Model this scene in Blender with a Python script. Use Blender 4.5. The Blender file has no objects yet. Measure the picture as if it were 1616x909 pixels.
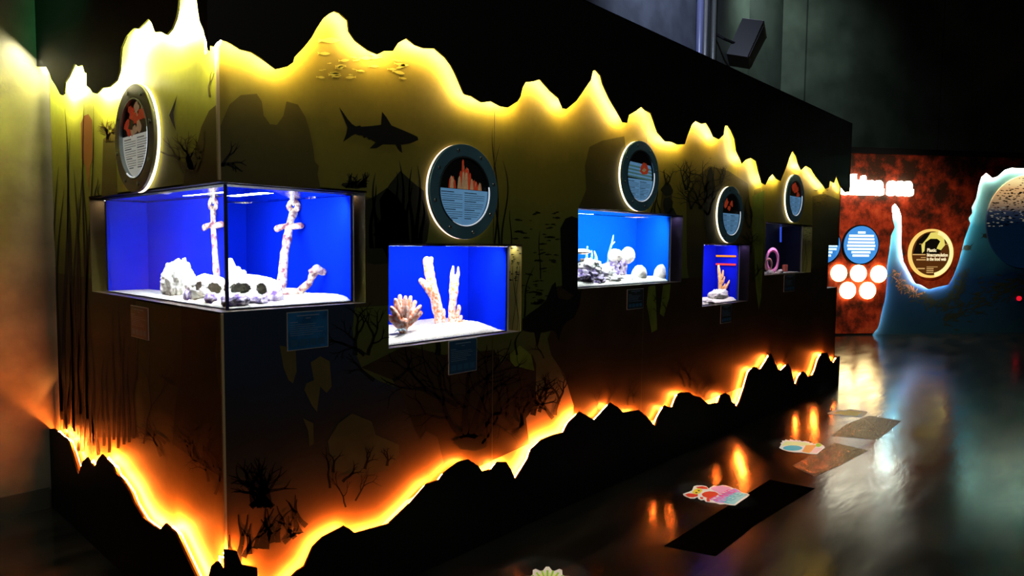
import bpy, bmesh, math, random
import numpy as np
from mathutils import Vector, Matrix, noise
from mathutils.geometry import tessellate_polygon

random.seed(7)
S = bpy.context.scene
COL = S.collection

# ------------------------------------------------------------------ camera
FPX, YAW, PITCH, ROLL, CX, CY, H = 1067.45, 0.7382, 0.0625, 0.0091, -1.1163, -2.4616, 1.55
G, T, D, ZT, ZB, L = 0.0578, 2.9769, 2.1274, 1.7732, 1.2945, 7.1507
_F = Vector((math.cos(YAW)*math.cos(PITCH), math.sin(YAW)*math.cos(PITCH), -math.sin(PITCH)))
_R0 = Vector((math.sin(YAW), -math.cos(YAW), 0))
_U0 = _R0.cross(_F)
_R = math.cos(ROLL)*_R0 + math.sin(ROLL)*_U0
_U = -math.sin(ROLL)*_R0 + math.cos(ROLL)*_U0
EYE = Vector((CX, CY, H))
cd = bpy.data.cameras.new('camera'); cam = bpy.data.objects.new('camera', cd); COL.objects.link(cam)
cd.sensor_width = 36; cd.lens = 36*FPX/1616; cd.clip_start = .05; cd.clip_end = 100
M = Matrix((( _R.x, _U.x, -_F.x, CX), (_R.y, _U.y, -_F.y, CY), (_R.z, _U.z, -_F.z, H), (0, 0, 0, 1)))
cam.matrix_world = M
S.camera = cam

# ------------------------------------------------------------------ world, exposure, room lamps, ambient fill
S.view_settings.view_transform = 'Standard'; S.view_settings.look = 'None'
S.view_settings.exposure = 0; S.view_settings.gamma = 1
S.view_settings.use_curve_mapping = False
S.cycles.use_denoising = True
S.cycles.max_bounces = 10; S.cycles.transmission_bounces = 10; S.cycles.transparent_max_bounces = 12
S.cycles.caustics_reflective = False; S.cycles.caustics_refractive = False
S.cycles.sample_clamp_indirect = 60
W = bpy.data.worlds.new('world'); S.world = W; W.use_nodes = True
W.node_tree.nodes['Background'].inputs[0].default_value = (.5, .6, .55, 1)
W.node_tree.nodes['Background'].inputs[1].default_value = .004

def aim(o, loc, target):
    o.location = loc
    o.rotation_euler = (Vector(target)-Vector(loc)).to_track_quat('-Z', 'Y').to_euler()
def area(name, loc, target, sx, sy, power, color, parent=None, spread=math.pi):
    d = bpy.data.lights.new(name, 'AREA'); d.shape = 'RECTANGLE'; d.size = sx; d.size_y = sy
    d.energy = power; d.color = color; d.spread = spread
    o = bpy.data.objects.new(name, d); COL.objects.link(o); aim(o, loc, target)
    if parent: o.parent = parent
    return o
def spot(name, loc, target, power, color, angle, blend=.5, size=.03):
    d = bpy.data.lights.new(name, 'SPOT'); d.energy = power; d.color = color; d.spot_size = math.radians(angle)
    d.spot_blend = blend; d.shadow_soft_size = size
    o = bpy.data.objects.new(name, d); COL.objects.link(o); aim(o, loc, target); return o
area('house_light', (0.5, -6.5, 4.6), (3.0, 0, 1.6), 2.5, 1.2, 55, (1, .93, .75))  # added ambient fill behind the viewpoint, facing the mural
spot('green_gel_light', (-3.6, -1.2, 4.4), (-.05, 1.6, 2.82), 1600, (.10, 1, .3), 12, 1, .1)
spot('left_wall_light', (-2.6, .1, 4.3), (-.6, D, 1.1), 110, (1, .9, .65), 50, 1, .1)
spot('back_wall_light_near', (9.4, 1.0, 6.2), (11.2, 3.0, 4.6), 420, (.7, 1, .85), 110, 1, .1)
spot('back_wall_light_far', (5.5, .9, 6.2), (8.2, 4.2, 4.4), 600, (.65, .75, 1), 95, 1, .1)
spot('red_wall_light', (9.4, -.6, 4.4), (12.6, .7, 1.45), 520, (1, .78, .55), 54, .8, .05)

# ------------------------------------------------------------------ helpers
class Frame:
    def __init__(s, O, U, V, Wn): s.O, s.U, s.V, s.W = map(Vector, (O, U, V, Wn))
    def p(s, u, v, w=0): return s.O + s.U*u + s.V*v + s.W*w
    def px(s, x, y, w=0):
        d = _F*FPX + _R*(x-808) + _U*(454.5-y)
        P0 = s.O + s.W*w
        t = (P0-EYE).dot(s.W)/d.dot(s.W)
        q = EYE + d*t - s.O
        return (q.dot(s.U), q.dot(s.V))
FL = Frame((0, 0, 0), (1, 0, 0), (0, 0, 1), (0, -1, 0))
FE = Frame((0, 0, 0), (0, -1, 0), (0, 0, 1), (-1, 0, 0))
FG = Frame((0, 0, 0), (1, 0, 0), (0, 1, 0), (0, 0, 1))
_e = Vector((14.761-12.029, -1.074-1.165, 0)).normalized()
FR = Frame((12.029, 1.165, 0), _e, (0, 0, 1), (_e.y, -_e.x, 0))
DG = 0.045   # depth of the aquarium glass behind the mural face
def refract(x, y, ax):
    r = (_F*FPX + _R*(x-808) + _U*(454.5-y)).normalized()
    t = (DG-EYE[ax])/r[ax]; P = EYE + r*t
    N = Vector((0, 0, 0)); N[ax] = -1; n = 1.33
    ci = -r.dot(N); s2 = (1-ci*ci)/n/n
    return P, (r/n + (ci/n-math.sqrt(1-s2))*N)
def inside(x, y, yy, ax=1):          # point seen at a pixel through the water, on the plane at depth yy
    P, r = refract(x, y, ax); return P + r*((yy-P[ax])/r[ax])

class MB:
    def __init__(s): s.v = []; s.f = []; s.m = []
    def add(s, vs, fs, mi=0):
        k = len(s.v); s.v += [tuple(q) for q in vs]
        for f in fs: s.f.append([i+k for i in f]); s.m.append(mi)
        return s
    def box(s, a, b, mi=0):
        (x0, y0, z0), (x1, y1, z1) = a, b
        vs = [(x, y, z) for z in (z0, z1) for y in (y0, y1) for x in (x0, x1)]
        return s.add(vs, [(0, 2, 3, 1), (4, 5, 7, 6), (0, 1, 5, 4), (2, 6, 7, 3), (0, 4, 6, 2), (1, 3, 7, 5)], mi)
    def fbox(s, fr, u0, u1, v0, v1, w0, w1, mi=0):
        vs = [fr.p(u, v, w) for w in (w0, w1) for v in (v0, v1) for u in (u0, u1)]
        return s.add(vs, [(0, 2, 3, 1), (4, 5, 7, 6), (0, 1, 5, 4), (2, 6, 7, 3), (0, 4, 6, 2), (1, 3, 7, 5)], mi)
    def flat(s, fr, uv, w, mi=0):
        pts = [Vector((a, b, 0)) for a, b in uv]
        tri = tessellate_polygon([pts])
        ar = sum(uv[i-1][0]*uv[i][1]-uv[i][0]*uv[i-1][1] for i in range(len(uv)))
        fs = []
        for t in tri:
            a, b, c = (pts[i] for i in t)
            if ((b-a).cross(c-a)).z < 0: t = t[::-1]
            fs.append(tuple(t))
        return s.add([fr.p(a, b, w) for a, b in uv], fs, mi)
    def prism(s, fr, uv, w0, w1, mi=0, mside=None):
        pts = [Vector((a, b, 0)) for a, b in uv]; n = len(uv)
        if sum(uv[i-1][0]*uv[i][1]-uv[i][0]*uv[i-1][1] for i in range(n)) < 0:
            uv = uv[::-1]; pts = pts[::-1]
        tri = tessellate_polygon([pts]); fs = []
        for t in tri:
            a, b, c = (pts[i] for i in t)
            if ((b-a).cross(c-a)).z < 0: t = t[::-1]
            fs.append(tuple(i+n for i in t)); fs.append(tuple(t[::-1]))
        k = len(s.v)
        s.add([fr.p(a, b, w0) for a, b in uv]+[fr.p(a, b, w1) for a, b in uv], fs, mi)
        for i in range(n):
            j = (i+1) % n
            s.f.append([k+i, k+j, k+j+n, k+i+n]); s.m.append(mi if mside is None else mside)
        return s
    def tube(s, pts, rad, n=8, mi=0, caps=True):
        pts = [Vector(q) for q in pts]; rad = rad if hasattr(rad, '__len__') else [rad]*len(pts)
        k = len(s.v); up = Vector((.13, .31, .94)); rings = []
        for i, P in enumerate(pts):
            t = (pts[min(i+1, len(pts)-1)]-pts[max(i-1, 0)]).normalized()
            a = t.cross(up)
            if a.length < .05: a = t.cross(Vector((1, 0, 0)))
            a.normalize(); b = t.cross(a)
            for j in range(n):
                an = 2*math.pi*j/n; s.v.append(tuple(P+(a*math.cos(an)+b*math.sin(an))*rad[i]))
        for i in range(len(pts)-1):
            for j in range(n):
                s.f.append([k+i*n+j, k+i*n+(j+1) % n, k+(i+1)*n+(j+1) % n, k+(i+1)*n+j]); s.m.append(mi)
        if caps:
            s.f.append([k+j for j in range(n)][::-1]); s.m.append(mi)
            s.f.append([k+(len(pts)-1)*n+j for j in range(n)]); s.m.append(mi)
        return s
    def build(s, name, mats, parent=None, smooth=False, shift=None):
        me = bpy.data.meshes.new(name)
        v = s.v if shift is None else [tuple(Vector(q)-Vector(shift)) for q in s.v]
        me.from_pydata(v, [], s.f)
        mats = mats if isinstance(mats, (list, tuple)) else [mats]
        for m in mats: me.materials.append(m)
        me.polygons.foreach_set('material_index', s.m)
        if smooth: me.polygons.foreach_set('use_smooth', [True]*len(s.f))
        me.update()
        o = bpy.data.objects.new(name, me); COL.objects.link(o)
        if parent: o.parent = parent
        return o
def empty(name, label, cat, loc=(0, 0, 0), group=None, rz=0):
    o = bpy.data.objects.new(name, None); COL.objects.link(o); o.location = loc; o.rotation_euler = (0, 0, rz)
    o['label'] = label; o['category'] = cat
    if group: o['group'] = group
    return o
def tag(o, label, cat, group=None):
    o['label'] = label; o['category'] = cat
    if group: o['group'] = group
    return o
def struct(o): o['kind'] = 'structure'; return o

def nodes(m): return m.node_tree.nodes, m.node_tree.links
def mat(name, col, rough=.6, metal=0, emis=None, es=0, spec=.5, noise_amt=0, scale=8, col2=None, bump=0, bscale=40):
    m = bpy.data.materials.new(name); m.use_nodes = True; N, K = nodes(m); b = N['Principled BSDF']
    b.inputs['Base Color'].default_value = (*col, 1); b.inputs['Roughness'].default_value = rough
    b.inputs['Metallic'].default_value = metal; b.inputs['Specular IOR Level'].default_value = spec
    if emis: b.inputs['Emission Color'].default_value = (*emis, 1); b.inputs['Emission Strength'].default_value = es
    tc = N.new('ShaderNodeTexCoord')
    if col2 or noise_amt:
        nz = N.new('ShaderNodeTexNoise'); nz.inputs['Scale'].default_value = scale; nz.inputs['Detail'].default_value = 5
        K.new(tc.outputs['Object'], nz.inputs['Vector'])
        rp = N.new('ShaderNodeValToRGB')
        c2 = col2 if col2 else tuple(c*(1-noise_amt) for c in col)
        rp.color_ramp.elements[0].position = .38; rp.color_ramp.elements[1].position = .62
        rp.color_ramp.elements[0].color = (*c2, 1); rp.color_ramp.elements[1].color = (*col, 1)
        K.new(nz.outputs['Fac'], rp.inputs['Fac']); K.new(rp.outputs['Color'], b.inputs['Base Color'])
    if bump:
        nb = N.new('ShaderNodeTexNoise'); nb.inputs['Scale'].default_value = bscale; nb.inputs['Detail'].default_value = 4
        K.new(tc.outputs['Object'], nb.inputs['Vector'])
        bp = N.new('ShaderNodeBump'); bp.inputs['Strength'].default_value = bump; bp.inputs['Distance'].default_value = .01
        K.new(nb.outputs['Fac'], bp.inputs['Height']); K.new(bp.outputs['Normal'], b.inputs['Normal'])
    return m
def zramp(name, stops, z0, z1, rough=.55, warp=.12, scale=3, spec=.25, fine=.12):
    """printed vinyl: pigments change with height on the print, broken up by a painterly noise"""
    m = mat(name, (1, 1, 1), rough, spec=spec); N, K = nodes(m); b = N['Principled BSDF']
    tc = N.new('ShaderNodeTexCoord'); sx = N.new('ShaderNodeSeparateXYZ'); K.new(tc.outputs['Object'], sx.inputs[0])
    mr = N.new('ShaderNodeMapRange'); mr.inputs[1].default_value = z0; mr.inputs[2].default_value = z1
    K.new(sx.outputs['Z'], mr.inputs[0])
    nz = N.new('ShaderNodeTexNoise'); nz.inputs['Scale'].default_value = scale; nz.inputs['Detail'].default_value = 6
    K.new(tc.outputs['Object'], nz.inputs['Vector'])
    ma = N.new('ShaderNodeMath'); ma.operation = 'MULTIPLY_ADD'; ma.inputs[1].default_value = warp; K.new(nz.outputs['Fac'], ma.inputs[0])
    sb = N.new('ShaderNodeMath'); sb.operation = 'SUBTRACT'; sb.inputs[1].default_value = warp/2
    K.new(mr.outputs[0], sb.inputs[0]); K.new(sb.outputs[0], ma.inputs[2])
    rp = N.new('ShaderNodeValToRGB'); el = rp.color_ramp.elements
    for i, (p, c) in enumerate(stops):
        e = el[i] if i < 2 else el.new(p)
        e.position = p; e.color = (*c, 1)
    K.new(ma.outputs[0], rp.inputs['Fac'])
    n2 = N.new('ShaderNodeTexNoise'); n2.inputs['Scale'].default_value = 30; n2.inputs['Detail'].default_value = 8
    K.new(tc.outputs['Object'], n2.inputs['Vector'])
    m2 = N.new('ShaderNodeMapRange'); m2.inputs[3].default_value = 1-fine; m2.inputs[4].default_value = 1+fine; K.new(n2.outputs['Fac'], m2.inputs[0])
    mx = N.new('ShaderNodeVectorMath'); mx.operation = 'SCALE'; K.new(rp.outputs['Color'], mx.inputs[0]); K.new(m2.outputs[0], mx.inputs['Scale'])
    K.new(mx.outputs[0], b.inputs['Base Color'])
    return m
def emit(name, col, st): return mat(name, (0, 0, 0), emis=col, es=st, spec=0)

BLACK = mat('black_board', (.0045, .0045, .005), .5, spec=.12)
BLACK2 = mat('black_lining', (.006, .006, .007), .6, spec=.1)
LEDW = emit('warm_white_led', (1, .78, .34), 210)
LEDWE = emit('bright_white_led', (1, .92, .5), 800)
LEDO = emit('orange_led', (1, .17, .018), 1050)
LEDG = emit('cool_white_led', (.95, 1, .84), 520)
STEEL = mat('ledge_steel', (.40, .34, .28), .38, .35, bump=.1)
BOLT = mat('bolt_steel', (.35, .42, .45), .3, 1)
RIM = mat('rim_blue_steel', (.09, .24, .36), .4, .25, noise_amt=.3, scale=5)
RIM_D = mat('rim_grey_steel', (.22, .22, .19), .42, .3, noise_amt=.3, scale=5)

# ------------------------------------------------------------------ room shell
fm = mat('polished_concrete', (.016, .017, .015), .2, spec=.6)
N, K = nodes(fm); b = N['Principled BSDF']
tc = N.new('ShaderNodeTexCoord'); nz = N.new('ShaderNodeTexNoise'); nz.inputs['Scale'].default_value = 2.2; nz.inputs['Detail'].default_value = 8
mp = N.new('ShaderNodeMapping'); mp.inputs['Rotation'].default_value = (0, 0, -.6); mp.inputs['Scale'].default_value = (.6, 2.2, 1)
K.new(tc.outputs['Object'], mp.inputs[0]); K.new(mp.outputs[0], nz.inputs['Vector'])
rp = N.new('ShaderNodeMapRange'); rp.inputs[1].default_value = .3; rp.inputs[2].default_value = .7; rp.inputs[3].default_value = .13; rp.inputs[4].default_value = .24
K.new(nz.outputs['Fac'], rp.inputs[0]); K.new(rp.outputs[0], b.inputs['Roughness'])
cr = N.new('ShaderNodeValToRGB'); cr.color_ramp.elements[0].position = .35; cr.color_ramp.elements[1].position = .7
cr.color_ramp.elements[0].color = (.008, .009, .008, 1); cr.color_ramp.elements[1].color = (.026, .027, .023, 1)
K.new(nz.outputs['Fac'], cr.inputs[0]); K.new(cr.outputs[0], b.inputs['Base Color'])
bn = N.new('ShaderNodeTexNoise'); bn.inputs['Scale'].default_value = 5; bn.inputs['Detail'].default_value = 3; K.new(mp.outputs[0], bn.inputs['Vector'])
bp = N.new('ShaderNodeBump'); bp.inputs['Strength'].default_value = .08; bp.inputs['Distance'].default_value = .02; K.new(bn.outputs['Fac'], bp.inputs['Height']); K.new(bp.outputs[0], b.inputs['Normal'])
struct(MB().box((-6, -8, -.1), (20, 8, 0)).build('floor', fm))
conc = mat('grey_concrete', (.20, .19, .155), .75, noise_amt=.35, scale=4, bump=.3, bscale=14, spec=.2)
struct(MB().box((-6, D, 0), (-.0005, D+.15, 6.5)).build('wall_left', conc))
struct(MB().box((-6, D-.012, 0), (-G-.012, D, .1225)).build('baseboard_left', mat('baseboard_rubber', (.05, .052, .045), .4)))
# far wall: tall dark panels, following the line of the red wall, and the side wall behind the block
wallg = mat('dark_wall_panel', (.045, .05, .045), .45, noise_amt=.5, scale=1.2, bump=.15, bscale=5, spec=.4)
walld = mat('darker_wall_panel', (.022, .024, .023), .6, noise_amt=.4, scale=1.5, spec=.3)
wb = mat('blue_grey_wall', (.075, .085, .11), .6, noise_amt=.35, scale=3, spec=.3)
uc = FR.px(1230, 200, -.35)[0]; us = FR.px(1485, 200, -.3)[0]; us2 = FR.px(1274, 100, -.3)[0]
m = MB()
m.fbox(FR, uc, us2-.015, 0, 7, -.5, -.35); m.fbox(FR, us2+.015, us-.008, 0, 7, -.5, -.35)
m.fbox(FR, us+.008, 6.5, 0, 7, -.5, -.35); m.fbox(FR, uc, 6.5, 0, 7, -.55, -.5)
struct(m.build('wall_far', wallg))
cp = FR.p(uc, 0, -.35)
FB = Frame((0, cp.y, 0), (1, 0, 0), (0, 0, 1), (0, -1, 0))
xs = FB.px(1183, 100)[0]; xp = FB.px(1118, 60)[0]
m = MB(); m.fbox(FB, -.5, xp, 0, 7, -.15, 0, 0); m.fbox(FB, xp, xs-.03, 0, 7, -.15, -.01, 1); m.fbox(FB, xs+.0, cp.x+.2, 0, 7, -.15, -.02, 2)
struct(m.build('wall_back', [wb, wallg, walld]))
struct(MB().box((-6, -8, 7), (20, 8, 7.1)).build('ceiling', mat('black_ceiling', (.01, .01, .01), .8)))
for i, (x, r, c) in enumerate([(1092, .05, (.09, .1, .2)), (1101, .028, (.12, .12, .12)), (1114, .035, (.07, .075, .07))]):
    u = FB.px(x, 50)[0]
    o = MB().tube([FB.p(u, 0, .12), FB.p(u, 7, .12)], r, 12).build('wall_pipe', mat('pipe_paint', c, .35), smooth=True)
    tag(o, ['thick blue grey vertical pipe on back wall, leftmost of the three', 'thin middle vertical pipe on back wall', 'dark vertical pipe on back wall nearest the tilted loudspeaker'][i], 'pipe', 'pipes on the back wall')
# tilted loudspeaker above the block
sp = empty('loudspeaker', 'dark boxy loudspeaker tilted down, mounted above far end of exhibit wall', 'loudspeaker', FB.p(*FB.px(1143, 78), .35))
sm = mat('speaker_case', (.03, .03, .032), .4)
FS = Frame((0, 0, 0), (1, 0, 0), (0, 0, 1), (0, -1, 0))
m = MB(); m.prism(FS, [(-.16, -.3), (.14, -.3), (.2, .3), (-.2, .3)], -.16, .16); c = m.build('cabinet', [sm], sp)
g = MB(); g.fbox(FS, -.13, .13, -.27, .27, .161, .172); gg = g.build('grille', mat('speaker_grille', (.012, .012, .014), .5), sp)
k = MB(); k.fbox(FS, -.2, .2, .3, .306, -.16, .17); tp = k.build('top_plate', mat('speaker_top', (.25, .25, .23), .4), sp)
k = MB(); k.tube([(-.14, .1, -.1), (-.3, .25, -.15), (-.3, .38, -.1)], .02, 6); k.build('bracket', BLACK2, sp)
sp.rotation_euler = (math.radians(18), math.radians(22), math.radians(15))

# ------------------------------------------------------------------ exhibit wall: contours
UP_LONG = [(338.3,73.3),(342.2,67.3),(348.8,62.7),(358,65.3),(366,69.3),(380,78),(397.6,82.5),(414,93),(435.6,109),(453.8,105),(462.7,98.3),(465,90),(478.5,76),(491.7,59.4),(500,44.5),(509.9,29.7),(519,22),(528,17.8),(536,21),(542.9,27.4),(548.5,32),(550.5,49.5),(561,64.4),(580.8,79.2),(595.7,85.8),(607,80.2),(620.4,80.2),(628.7,67.7),(641.9,60.7),(655,71),(668.3,75.9),(686.4,76.6),(702.9,90.8),(712,103),(719.4,117.2),(727,135),(732.6,148.5),(744,151.8),(760.7,161.7),(775.5,159.7),(790.4,167.7),(802,169.6),(816.8,160),(821.7,152),(825,138),(830,129.5),(842.4,128.4),(852.8,125.3),(868.4,143.3),(882.2,155.4),(889,171),(894.3,172),(910,159),(925.5,136.4),(933,126),(936,112),(940,110.4),(948,119),(951.5,133),(962,155.4),(974,176),(983.7,192.9),(989.6,193.6),(993,181.4),(1005,174.5),(1012.8,168.3),(1019,174.5),(1027.7,179),(1033,193.6),(1038,209),(1050.3,223),(1060.7,224),(1069.3,228.2),(1080.8,227.5),(1085,214.3),(1091.8,197),(1098,190.8),(1107.4,195.3),(1115.4,194.2),(1121.3,204),(1126.5,216),(1135,219.5),(1142,212.6),(1144.5,198.8),(1149,198.4),(1154.2,205.7),(1160.5,219.5),(1163,238.6),(1171.5,257.7),(1176.7,252.5),(1185.4,249),(1194,254.2),(1197.5,269.8),(1202.7,288.8),(1208,291.6),(1213.8,280.2),(1220,274.3),(1225.3,282),(1232,285.4),(1240,266.3),(1246,249),(1251.2,237.6),(1257.5,247.3),(1260,259.4),(1265,268),(1272,261.8),(1280.7,266.3),(1287.6,278.4),(1296.3,288.8),(1303.2,298.2),(1308.4,295.8),(1310,285.4),(1316.4,288.8),(1320.5,277.4),(1325.7,292.3),(1331.6,301)]
UP_END = [(72.5,105),(77.8,115.6),(81,125.5),(87.7,135.4),(94.3,148.6),(97.6,150.3),(100.6,148),(102,130.8),(107.5,122.2),(117.4,100.4),(123,104.8),(129.7,102.7),(133.2,115),(136.2,115),(136.5,135.4),(141.8,139.4),(145.8,146),(151,147.7),(156.3,143.3),(160,139),(171.6,137.6),(183.2,127),(188,112),(189,97.4),(191,75),(199,57),(211,44.6),(217.8,45.5),(226,38),(233.7,29.7),(239,36.3),(244,51),(252.5,49.5),(262.4,55),(270.6,46),(277.2,29.7),(280.5,13),(281.5,0),(285,-22),(293,-34),(302,-30),(309.9,0),(312,16),(315,34),(321,47.5),(327,58),(329.7,68.6)]
LOW_LONG = [(354.5,899),(354.4,867.3),(362,867.7),(374,869.7),(376,878),(382.3,891.4),(405.8,895.7),(406.5,903.5),(407,925),(440,938),(461,909),(470,900),(480,894),(493.6,863.4),(509,848),(543.5,830),(551,834),(560.8,841.5),(612.7,826.9),(647.2,794.2),(674,763.5),(693.3,757),(701,746.2),(724,729),(739.4,725),(754.7,734.7),(761.3,744.3),(775.9,740.5),(785.5,729),(799,729),(806.6,740.5),(813.4,756),(833.4,724),(838.4,709),(855,693.8),(871.8,687),(890,682),(897,667),(915.3,649.7),(938.7,663),(963.7,635.4),(977,643.7),(983.8,651),(1008.8,647),(1020.5,657),(1033.9,672.8),(1039.6,656.8),(1049.5,639.7),(1057.2,643.2),(1062.7,641.4),(1070.4,621.6),(1076,619),(1088,619),(1094.6,623.8),(1105.6,627),(1118.8,638),(1134.2,634.8),(1137.5,623.8),(1145.2,620.5),(1151.8,623.8),(1154.5,633.7),(1159.6,637),(1163,642.5),(1168.4,632.6),(1176,610.6),(1180.5,595.2),(1183.8,584.2),(1190.4,578.7),(1194.8,579.8),(1197,583.5),(1202.5,581),(1209,571),(1216.8,558),(1222.3,571),(1228.9,583.8),(1233.3,584.2),(1244.3,573.6),(1248.7,584.2),(1253,603),(1257,608.4),(1261.9,593),(1267.4,586),(1271.8,588.6),(1275,594.8),(1283.9,590.8),(1288,583),(1292.8,566.7),(1297.2,557.9),(1305.5,556),(1311.3,570),(1317.5,573),(1321,564),(1327,561.4)]
LOW_END = [(85,676.4),(94.5,686),(105.5,692.9),(112.3,712),(123.3,749),(130,728.5),(137,721.6),(142.5,731.2),(149.3,737.3),(153.4,725.8),(160.3,717),(169.9,728.5),(176.7,733.4),(180.8,745),(189,753),(202.7,773.7),(209.6,791.5),(224.7,816.2),(240,828),(252,836.2),(260.6,826),(276,840),(289,868.4),(308,909),(318,930),(329,909),(333,893),(341,886)]
def conv(fr, pts, w): return [fr.px(x, y, w) for x, y in pts]
upl = [(u, v) for u, v in conv(FL, UP_LONG, G)]
upl = [(-G+.008, upl[0][1])]+[q for q in upl if q[0] > -G+.012]+[FL.px(1341, 303, G)]
upe = conv(FE, UP_END, G); upe = [q for q in upe if -D+.01 < q[0] < G-.004]
upe = [(-D, upe[0][1]+.03)]+upe+[(G, FE.px(332, 78, G)[1])]
lol = conv(FL, LOW_LONG, G); lol = [(-G+.008, FL.px(344, 887, G)[1])]+[q for q in lol if q[0] > -G+.02 and q[0] < L-.005]+[(L, FL.px(1327, 561.4, G)[1])]
loe = conv(FE, LOW_END, G); loe = [q for q in loe if -D+.01 < q[0] < G-.004]
loe = [(-D, loe[0][1]-.02)]+loe+[(G, FE.px(343, 888, G)[1])]

area('edge_led_spill', (-.03, D-.10, 2.52), (-.50, D+.05, 2.0), .03, .34, 4.5, (1, .95, .6))  # added lamps stand in for LED glow leaking onto the left wall
area('edge_led_spill_low', (-.03, D-.05, .72), (-.4, D+.02, .95), .03, .2, .25, (1, .3, .06))
block = empty('aquarium_wall', 'long black exhibit wall with glowing yellow undersea mural and jagged cut-out borders', 'exhibit wall', (0, 0, 0))
LT = upl[-1][0]
def cutout(fr, contour, flat_v, name):
    uv = contour + [(contour[-1][0], flat_v), (contour[0][0], flat_v)]
    return MB().prism(fr, uv, G-.008, G).build(name, [BLACK], block)
cutout(FL, upl, T, 'upper_cutout_panel'); cutout(FE, upe, T, 'upper_cutout_panel')
cutout(FL, lol, 0, 'lower_cutout_panel'); cutout(FE, loe, 0, 'lower_cutout_panel')
def strip(fr, contour, side, mt, off=.018, wd=.010, w=G-.012, par=None, u0=None, u1=None):
    m = MB(); n = len(contour); P = [Vector(q) for q in contour]; a = []; c = []
    for i in range(n):
        t = (P[min(i+1, n-1)]-P[max(i-1, 0)]).normalized(); nn = Vector((-t.y, t.x))*side
        a.append(P[i]+nn*off); c.append(P[i]+nn*(off+wd))
    def edge(u):      # outermost height of the board's edge close to u
        b_ = None
        for i in range(n-1):
            p, q = P[i], P[i+1]; lo, hi = min(p.x, q.x), max(p.x, q.x)
            if hi < u-.012 or lo > u+.012: continue
            for uu in (max(lo, u-.012), min(hi, u+.012)):
                t = 0 if q.x == p.x else min(1, max(0, (uu-p.x)/(q.x-p.x))); v = p.y+(q.y-p.y)*t
                b_ = v if b_ is None else (max(b_, v) if side > 0 else min(b_, v))
        return b_
    for L_, k in ((a, .006), (c, .006+wd)):
        for q in L_:
            e_ = edge(q.x)
            if e_ is not None: q.y = max(q.y, e_+k) if side > 0 else min(q.y, e_-k)
    vs = [fr.p(q.x, q.y, w) for q in a]+[fr.p(q.x, q.y, w) for q in c]
    fs = [(i, i+1, n+i+1, n+i) for i in range(n-1)]
    m.add(vs, fs)
    return m.build('led_strip', mt, par or block)
cl = lambda c, a, b: [(min(max(u, a), b), v) for u, v in c]
strip(FL, cl(upl, .0, L-.10), 1, LEDW); strip(FE, cl(upe, -D+.02, -.01), 1, LEDWE)
strip(FL, cl(lol, .0, L-.05), -1, LEDO, w=.028); strip(FE, cl(loe, -D+.02, -.01), -1, LEDO, w=.028)

# openings: (x0,x1,z0,z1)
def rect(l, r, t, b_):
    u0 = FL.px(l, 400)[0]; u1 = FL.px(r, 400)[0]; return [u0, u1, b_, t]
N2 = [.762, 1.667, 1.0785, 1.557]; N3 = [2.177, 3.47, 1.292, 1.785]; N4 = [3.812, 4.684, 1.083, 1.583]
N5 = [5.025, 6.255, 1.299, 1.79]; N6 = [6.795, L, 1.108, 1.586]; N1 = [0, .638, ZB, ZT]; N1E = [-1.484, 0, ZB, ZT]; N6E = [0, .62, 1.108, 1.586]

# ------------------------------------------------------------------ mural
Y = (.80, .60, .035)
base_long = zramp('mural_sea_print', [(0, (.5, .42, .26)), (.2, (.34, .24, .11)), (.27, (.08, .06, .02)), (.38, (.055, .08, .015)), (.55, (.10, .125, .022)), (.68, (.20, .17, .018)), (.8, (.58, .40, .04)), (.93, (.85, .68, .13)), (1, (.9, .85, .4))], 0, T)  # paler low and high pigments boost the LED glow
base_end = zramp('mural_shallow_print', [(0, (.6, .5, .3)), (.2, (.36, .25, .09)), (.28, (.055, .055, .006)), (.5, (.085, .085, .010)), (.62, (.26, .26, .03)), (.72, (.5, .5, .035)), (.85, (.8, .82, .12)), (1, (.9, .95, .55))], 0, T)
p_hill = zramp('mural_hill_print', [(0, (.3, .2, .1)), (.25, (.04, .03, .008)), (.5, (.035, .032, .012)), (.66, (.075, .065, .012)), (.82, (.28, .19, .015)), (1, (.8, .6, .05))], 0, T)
p_navy = zramp('mural_navy_print', [(0, (.22, .15, .07)), (.16, (.09, .055, .02)), (.27, (.020, .016, .014)), (.36, (.008, .020, .050)), (1, (.008, .026, .07))], 0, T)  # brown low end added so the orange glow saturates
p_brown = mat('mural_brown_print', (.030, .020, .008), .5, spec=.2, noise_amt=.4, scale=3)
p_olive = mat('mural_pale_olive_print', (.10, .085, .03), .5, spec=.2, noise_amt=.3, scale=6)
p_green = mat('mural_bright_green_print', (.12, .17, .02), .5, spec=.2, noise_amt=.4, scale=7)
p_black = mat('mural_black_print', (.004, .005, .006), .45, spec=.2)
p_plant = mat('mural_dark_plant_print', (.014, .017, .010), .45, spec=.2)
p_ylw = mat('mural_yellow_fish_print', (.95, .78, .12), .5, spec=.2)
p_tan = mat('mural_tan_coral_print', (.24, .17, .025), .5, spec=.2)
p_org = mat('mural_orange_print', (.42, .16, .03), .5, spec=.2)
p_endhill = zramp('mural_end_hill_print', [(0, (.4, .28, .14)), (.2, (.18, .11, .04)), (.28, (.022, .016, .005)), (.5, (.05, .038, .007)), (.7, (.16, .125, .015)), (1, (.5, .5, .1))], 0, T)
MM = [base_long, base_end, p_hill, p_navy, p_brown, p_olive, p_green, p_black, p_plant, p_ylw, p_tan, p_org, p_endhill]
BL, BE, HI, NV, BR, OL, GR, BK, PL, YW, TN, OR, EH = range(13)

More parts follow.
